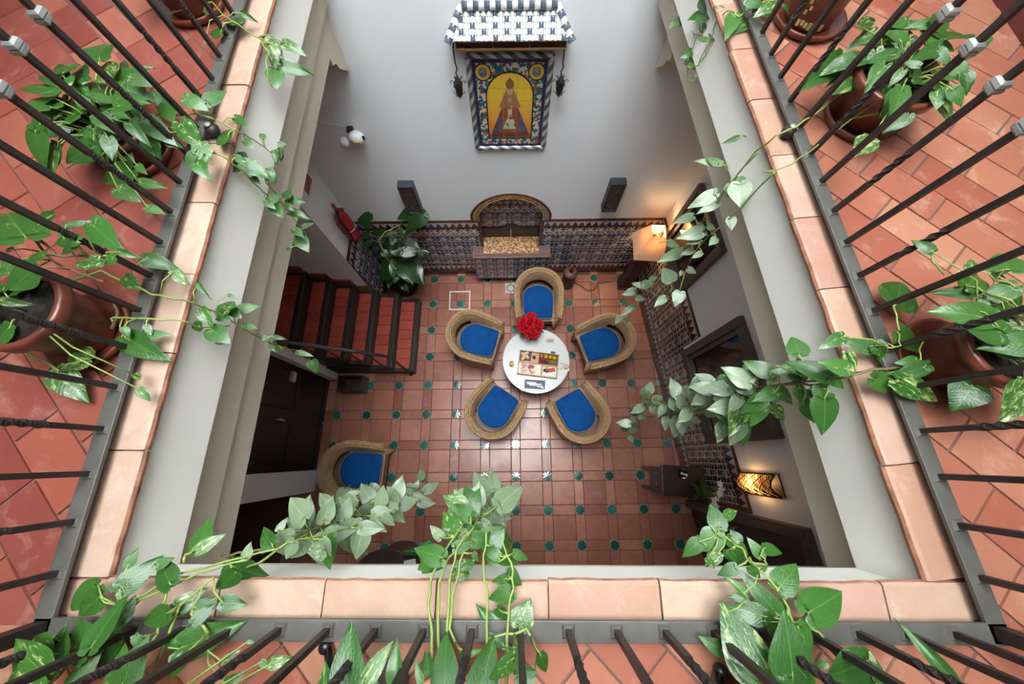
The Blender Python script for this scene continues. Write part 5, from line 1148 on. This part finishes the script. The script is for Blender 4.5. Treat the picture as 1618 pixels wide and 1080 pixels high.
p.leaves('I', [(290, 85, 245, 0, .9), (130, 115, 62, 95, .6), (125, 110, 205, 92, .65), (170, 75, 225, 60, .5), (85, 140, 8, 162, .6), (95, 180, 148, 190, .9), (255, 180, 192, 228, .8), (340, 150, 312, 230, .9), (350, 30, 340, 60), (385, 15, 435, 45), (55, 225, 98, 250, .8), (60, 240, 0, 285, .6), (25, 300, 62, 318, .8), (245, 90, 235, 120, .8), (0, 290, -30, 330)], (0, .90), 4.0, 's')
p.leaves('H', [(150, 690, 75, 720, .4), (60, 820, -10, 790, .6), (120, 920, 210, 990, 1.0)], (0, .90), 4.24)
p.fill(24, .19, (.17, .27), 'p', (.08, .12)); p.done()
# right middle pot
p = Plant('potted_pothos', 'brown pot at the right edge with a long leafy vine into the patio', (1.285, .12, GZ)).pot(.105, .085, .2, M['glazepot'])
p.stem('T', [(800, 760), (620, 850), (540, 800), (340, 830), (150, 860), (0, 870)], None, 4.27, .004); p.stem('T', [(820, 480), (700, 500), (480, 560), (330, 650), (300, 720), (310, 800)], None, 4.3, .004); p.stem('T', [(170, 590), (130, 430)], None, 4.32, .003); p.stem('T', [(90, 700), (180, 690), (160, 600)], None, 4.29, .003); p.stem('T', [(380, 60), (390, 140), (470, 225)], None, 4.34, .004); p.stem('T', [(620, 480), (650, 390), (780, 300), (860, 190)], None, 4.44, .003, 1)
p.stem('G', [(1000, 890), (830, 900), (700, 940), (480, 960), (250, 990), (0, 1000)], (0, .95), 4.26, .005, 1); p.stem('I', [(1180, 680), (1040, 670), (850, 680), (620, 770), (400, 830), (230, 850), (110, 880), (0, 930)], (0, .95), 4.2, .0045, 1); p.stem('I', [(450, 800), (300, 790), (200, 760), (110, 760)], (0, .95), 4.0, .003, 1); p.stem('I', [(780, 780), (690, 840), (640, 890)], (0, .95), 4.0, .003)
p.leaves('T', [(140, 415, 215, 255, 1.25), (160, 600, 320, 735, .75), (285, 790, 155, 800, .8), (345, 825, 115, 905, .55), (-5, 905, 245, 1000, .55), (160, 915, 485, 1062, .5), (10, 690, 95, 770, .9)], None, 4.29)
p.leaves('T', [(650, 955, 560, 1110, 1.25)], None, 4.34)
p.leaves('T', [(690, 345, 375, 335, .42), (605, 295, 805, 165, .55), (645, 190, 640, 110, .7), (780, 215, 895, 262, .5), (890, 200, 830, 60, 1.1), (930, 300, 675, 425, .6), (890, 320, 990, 440, .6), (965, 560, 745, 530, .55), (870, 500, 985, 545, .5), (930, 745, 725, 610, .75), (990, 650, 940, 740), (385, 70, 262, -5, .7), (980, 480, 900, 440, .6), (940, 770, 990, 800, .6)], None, 4.44)
p.leaves('G', [(460, 825, 430, 722, 1.0), (680, 735, 570, 790, .7), (835, 800, 655, 745, .55), (850, 765, 895, 865, .8), (615, 940, 405, 848, .6), (705, 900, 555, 860, .75), (700, 815, 755, 910, .6), (620, 940, 695, 1000, .9), (555, 985, 602, 1078, .9)], (0, .95), 4.26)
p.leaves('I', [(850, 610, 703, 533, .8), (735, 560, 690, 600, .8), (1000, 605, 850, 595, .55), (1025, 600, 885, 560, .4), (890, 620, 840, 670, .8), (1040, 650, 930, 625, .5), (605, 640, 540, 725, .9), (755, 690, 578, 632, .75), (655, 735, 745, 770, .8), (880, 715, 750, 770, .6), (895, 700, 990, 790, .7), (1000, 695, 1095, 800, .6), (1085, 705, 1182, 795, .7), (1040, 780, 1122, 898, .75), (640, 885, 518, 820, .55), (700, 815, 792, 852, .4)], (0, .95), 4.22)
p.leaves('I', [(335, 740, 285, 632, .75), (455, 640, 395, 690, .8), (365, 690, 400, 765, .7), (505, 700, 425, 735, .9), (400, 730, 460, 795, .8), (510, 705, 590, 775, .8), (490, 830, 545, 862, .8), (345, 785, 420, 838, .75), (305, 825, 362, 850, .8), (295, 760, 338, 805, .8), (405, 870, 470, 885, .7), (350, 835, 392, 870, .8), (345, 888, 352, 968, .85), (260, 865, 260, 938, .8), (180, 800, 235, 855, .9), (235, 785, 282, 845, .8), (110, 845, 160, 885, .9), (60, 865, 104, 905, .9), (25, 895, 75, 935, .8), (5, 910, 42, 945, .9), (50, 970, 78, 1005, .8), (130, 755, 172, 782), (190, 755, 240, 790), (480, 760, 540, 800), (600, 740, 640, 800), (560, 790, 620, 830), (250, 800, 210, 860), (420, 800, 460, 850), (700, 770, 660, 830, .6)], (0, .95), 4.0, 's')
p.along(34, 3.9, 's', (.08, .12)); p.along(10, 4.2, 'p', (.08, .12), 3.7); p.fill(8, .12, (.19, .27), 'p', (.09, .13)); p.done()
# near gallery pots, bottom edge
p = Plant('potted_aspidistra', 'grey pot of upright broad leaves at the bottom edge left of the hanging stems', (-.36, -.715, GZ), 'potted plant', 'pots along the near gallery').pot(.062, .05, .16, M['greypot'], False, .006)
p.leaves('Q', [(350, 520, 528, 228, .5), (560, 545, 545, 235, .5), (745, 540, 698, 362, .45), (420, 560, 330, 470, .6)], None, 4.42); p.fill(5, .09, (.17, .24), 'p', (.1, .14)); p.done()
p = Plant('potted_pothos', 'terracotta pot at the bottom edge whose long bare stems drop into the patio centre', (-.19, -.735, GZ)).pot(.085, .06, .14, M['terrapot'], False)
PB = (1, -.36)
for q in ([(835, 1080), (835, 880), (820, 760), (835, 650), (880, 560), (950, 460), (1000, 380)], [(870, 1080), (860, 900), (862, 680), (900, 580), (960, 500), (1030, 420)], [(930, 1080), (890, 1000), (905, 670), (930, 560), (1000, 460), (1060, 340), (1100, 320)], [(970, 1000), (905, 860), (930, 680), (960, 560)], [(1050, 1000), (1055, 760), (1040, 620), (1050, 480)], [(1130, 1080), (1140, 800), (1160, 700), (1150, 600), (1110, 500)], [(1256, 960), (1210, 860), (1130, 880), (1060, 900)]): p.stem('D', q, PB, 4.27, .0042)
p.leaves('D', [(1058, 280, 990, 350, 1.0), (960, 360, 888, 430, .9), (1000, 370, 925, 500, .85), (1080, 395, 1050, 482, .9), (1095, 400, 1130, 460, .8), (870, 500, 825, 448, .75), (945, 315, 978, 340), (1065, 300, 1130, 340), (1090, 300, 1140, 356, .8), (885, 475, 935, 515), (1010, 400, 970, 360), (1030, 440, 1080, 520, .8), (950, 480, 1010, 540)], PB, 4.2, 's')
p.leaves('D', [(925, 540, 1010, 520, .75), (930, 640, 1012, 590, .95), (835, 530, 785, 600, .9), (825, 540, 858, 612, .7), (825, 600, 775, 630, .9), (1080, 535, 1125, 462, .9), (1100, 575, 1030, 540, .7), (1095, 600, 1030, 580, .5), (1105, 560, 1180, 620, .8), (1160, 560, 1222, 590, .7), (1130, 640, 1195, 690, .9), (1130, 660, 1068, 680, .6), (1155, 715, 1055, 745, .8), (1135, 915, 1008, 768, .45), (1180, 850, 1225, 742, 1.05), (1095, 780, 1140, 835), (1000, 560, 1020, 600), (980, 640, 930, 665, .6)], PB, 4.24)
p.leaves('Q', [(1130, 560, 1180, 425, .9), (1400, 355, 1210, 540, .6), (1420, 480, 1570, 450, .8), (1440, 320, 1335, 290, .7), (1085, 330, 1170, 290, .5), (1050, 300, 1015, 430, .4), (1590, 330, 1640, 480, .8), (1260, 560, 1300, 480), (1500, 560, 1560, 480)], None, 4.34); p.along(14, 4.05, 's', (.075, .115)); p.along(16, 4.26, 'p', (.06, .09), 3.75); p.fill(8, .12, (.13, .22), 'p', (.08, .12)); p.done()
p = Plant('potted_pothos', 'pothos at the bottom left corner sending a long vine toward the shaded chair', (-.93, -.77, GZ)).pot(.10, .07, .14, M['terrapot'], False)
PC = (1, -.40)
for q in ([(60, 1075), (200, 960), (400, 840), (600, 700), (800, 645), (990, 600)], [(200, 1060), (300, 950), (500, 780), (700, 690), (880, 640)], [(480, 1060), (560, 900), (600, 720), (590, 660)], [(420, 800), (415, 880), (380, 950)], [(655, 650), (660, 620), (705, 602)], [(560, 1000), (640, 800), (760, 700)], [(740, 900), (680, 830), (720, 740)]): p.stem('C', q, PC, 4.28, .004)
p.stem('D', [(0, 570), (100, 560), (230, 540), (350, 470), (480, 430), (600, 400), (720, 360), (790, 300)], PC, 4.2, .004, 1); p.stem('D', [(0, 640), (150, 600), (260, 520), (400, 490), (560, 440)], PC, 4.2, .004)
p.leaves('C', [(455, 660, 488, 598, .7), (425, 745, 568, 632, .7), (560, 660, 618, 630, .8), (700, 605, 797, 546, .6), (840, 685, 760, 755, .75), (700, 820, 770, 770, .9), (790, 790, 880, 800, .7), (350, 730, 215, 838, .7), (355, 770, 260, 850, .8), (425, 860, 485, 765, .8), (600, 825, 495, 875, .7), (635, 955, 868, 862, .6), (690, 860, 770, 790, .6)], PC, 4.29)
p.leaves('C', [(250, 1100, 345, 975, .75), (640, 1000, 590, 1080, .6), (790, 1000, 850, 960, .4), (960, 1010, 1040, 985, .6), (800, 1080, 870, 1040, .6), (930, 1000, 960, 1030), (480, 910, 500, 970, .6), (200, 920, 230, 890, .5), (880, 930, 910, 935, .5)], None, 4.33)
p.leaves('S', [(620, 768, 655, 583, .8), (790, 660, 712, 572, .85), (790, 690, 725, 765, .8), (455, 820, 512, 733, .7), (545, 860, 365, 890, .6), (695, 790, 562, 872, .65), (560, 890, 490, 1015, .85), (750, 950, 628, 985, 1.0), (750, 880, 800, 1000, .6), (830, 830, 725, 850, .9), (930, 640, 820, 740, .8), (240, 1005, 268, 893, .8), (350, 960, 400, 920, .6), (890, 560, 820, 640, .8), (955, 760, 885, 850, .9)], PC, 4.2, 's')
p.leaves('D', [(520, 325, 450, 385, .8), (500, 400, 438, 465, .8), (505, 330, 560, 310, .6), (595, 355, 548, 282, .85), (590, 300, 640, 340, .8), (445, 440, 390, 488, .8), (555, 440, 485, 500, .9), (620, 440, 555, 455, .7), (605, 410, 680, 385, .85), (590, 375, 525, 405, .7), (735, 370, 655, 405, .7), (610, 335, 665, 362), (655, 325, 715, 330, .7), (645, 415, 690, 455, .7), (700, 350, 752, 365), (740, 330, 778, 365), (735, 300, 785, 325), (770, 300, 785, 268), (765, 335, 808, 335), (585, 445, 620, 485), (610, 445, 655, 482), (560, 320, 600, 370), (480, 360, 530, 400), (690, 390, 660, 350, .8)], PC, 4.0, 's')
p.along(26, 4.0, 's', (.075, .115)); p.along(10, 4.3, 'p', (.06, .10), 4.1); p.fill(16, .2, (.12, .2), 'p', (.08, .13)); p.done()
p = Plant('potted_pothos', 'leafy pothos at the bottom right spilling bright leaves over the near coping', (.53, -.76, GZ)).pot(.10, .07, .14, M['glazepot'], False)
PD = (1, -.34)
for q in ([(880, 700), (870, 460), (800, 300), (700, 150), (600, 60), (560, 0)], [(1180, 700), (1050, 530), (920, 460), (830, 480), (820, 330), (640, 90)], [(560, 660), (420, 540), (370, 400)], [(530, 690), (400, 655)], [(970, 390), (900, 460)]): p.stem('O', q, PD, 4.28, .004)
p.stem('U', [(1000, 1010), (880, 990), (820, 880), (700, 800), (640, 740)], PD, 4.25, .004); p.stem('U', [(1010, 1010), (960, 940), (990, 880)], PD, 4.25, .003)
p.leaves('U', [(650, 735, 595, 535, .85), (690, 645, 795, 600, .75), (505, 830, 368, 955, .75), (630, 775, 510, 920, 1.0), (800, 830, 735, 740, 1.1), (640, 770, 715, 820, .8), (710, 800, 810, 920, .8), (970, 945, 865, 805, .65), (985, 880, 1145, 930, .6), (730, 905, 885, 1020, .7), (640, 920, 545, 1030, .8), (700, 900, 750, 1000, .8), (760, 830, 880, 950, .7), (560, 960, 620, 1047)], PD, 4.24)
p.leaves('O', [(765, 220, 920, 45, .95), (970, 395, 1258, 230, .75), (780, 430, 490, 85, .48), (665, 420, 390, 350, .75), (525, 250, 395, 140, .55), (535, 290, 400, 280, .5), (460, 70, 330, 130, .8), (560, 70, 645, 160, .7), (700, 460, 875, 670, .5), (900, 490, 1010, 745, .75), (375, 665, 205, 570, .75), (585, 640, 695, 845, .6), (600, 620, 690, 640, .5), (640, 100, 700, 60, .5), (790, 320, 760, 460, .6)], PD, 4.29)
p.leaves('O', [(930, 890, 712, 645, .55), (600, 890, 425, 740, .55), (1400, 730, 1110, 900, .85), (1440, 740, 1400, 650, .6), (1450, 850, 1610, 899, .6), (1100, 750, 1030, 790), (820, 820, 800, 720, .7)], None, 4.36); p.leaves('F', [(872, 1065, 693, 872, .32)], None, 4.40)
p.fill(20, .17, (.13, .22), 'p', (.09, .14)); p.done()

# ------------------------------------------------------------------ broad-leaved plant on the patio floor by the pier
p = Plant('potted_philodendron', 'large glossy broad-leaved plant in a dark pot in the back left corner', (-1.71, 2.36, 0), 'potted plant', None).pot(.15, .11, .28, M['wood'])
if 'group' in p.rt: del p.rt['group']
p.o = Vector((-1.71, 2.36, 0))
def XL(L, z): 
    for q in L: p.leaves('X', [q], None, z, 'd')
p.stem('X', [(620, 560), (570, 420), (700, 350), (780, 345), (860, 410)], None, 1.3, .009, 0); p.stem('X', [(560, 430), (640, 330), (800, 255)], None, 1.45, .009, 0); p.stem('X', [(760, 760), (640, 620), (580, 480), (560, 400)], None, .95, .012, 0)
XL([(480, 200, 300, 200, 1.0), (980, 90, 765, 190, .8), (1085, 140, 830, 310, .6), (830, 310, 865, 340, .9)], 1.62)
XL([(440, 360, 325, 390, .8), (640, 340, 440, 350, .45), (470, 450, 380, 490, .8), (790, 290, 860, 350), (730, 390, 770, 450, .9), (870, 430, 780, 460, .6)], 1.42)
XL([(720, 420, 600, 480, .8), (600, 560, 720, 600, .7), (720, 510, 820, 620, .8), (890, 440, 1040, 520, .8), (830, 560, 1060, 560, .65), (1000, 560, 1150, 560, .6), (760, 500, 650, 540, .6)], 1.2)
XL([(790, 660, 570, 880, .95), (800, 660, 740, 920, .8), (830, 660, 1100, 900, .9), (840, 680, 950, 920, .9)], .9)
p.fill(16, .22, (.4, .95), 'd', (.14, .22)); p.done()
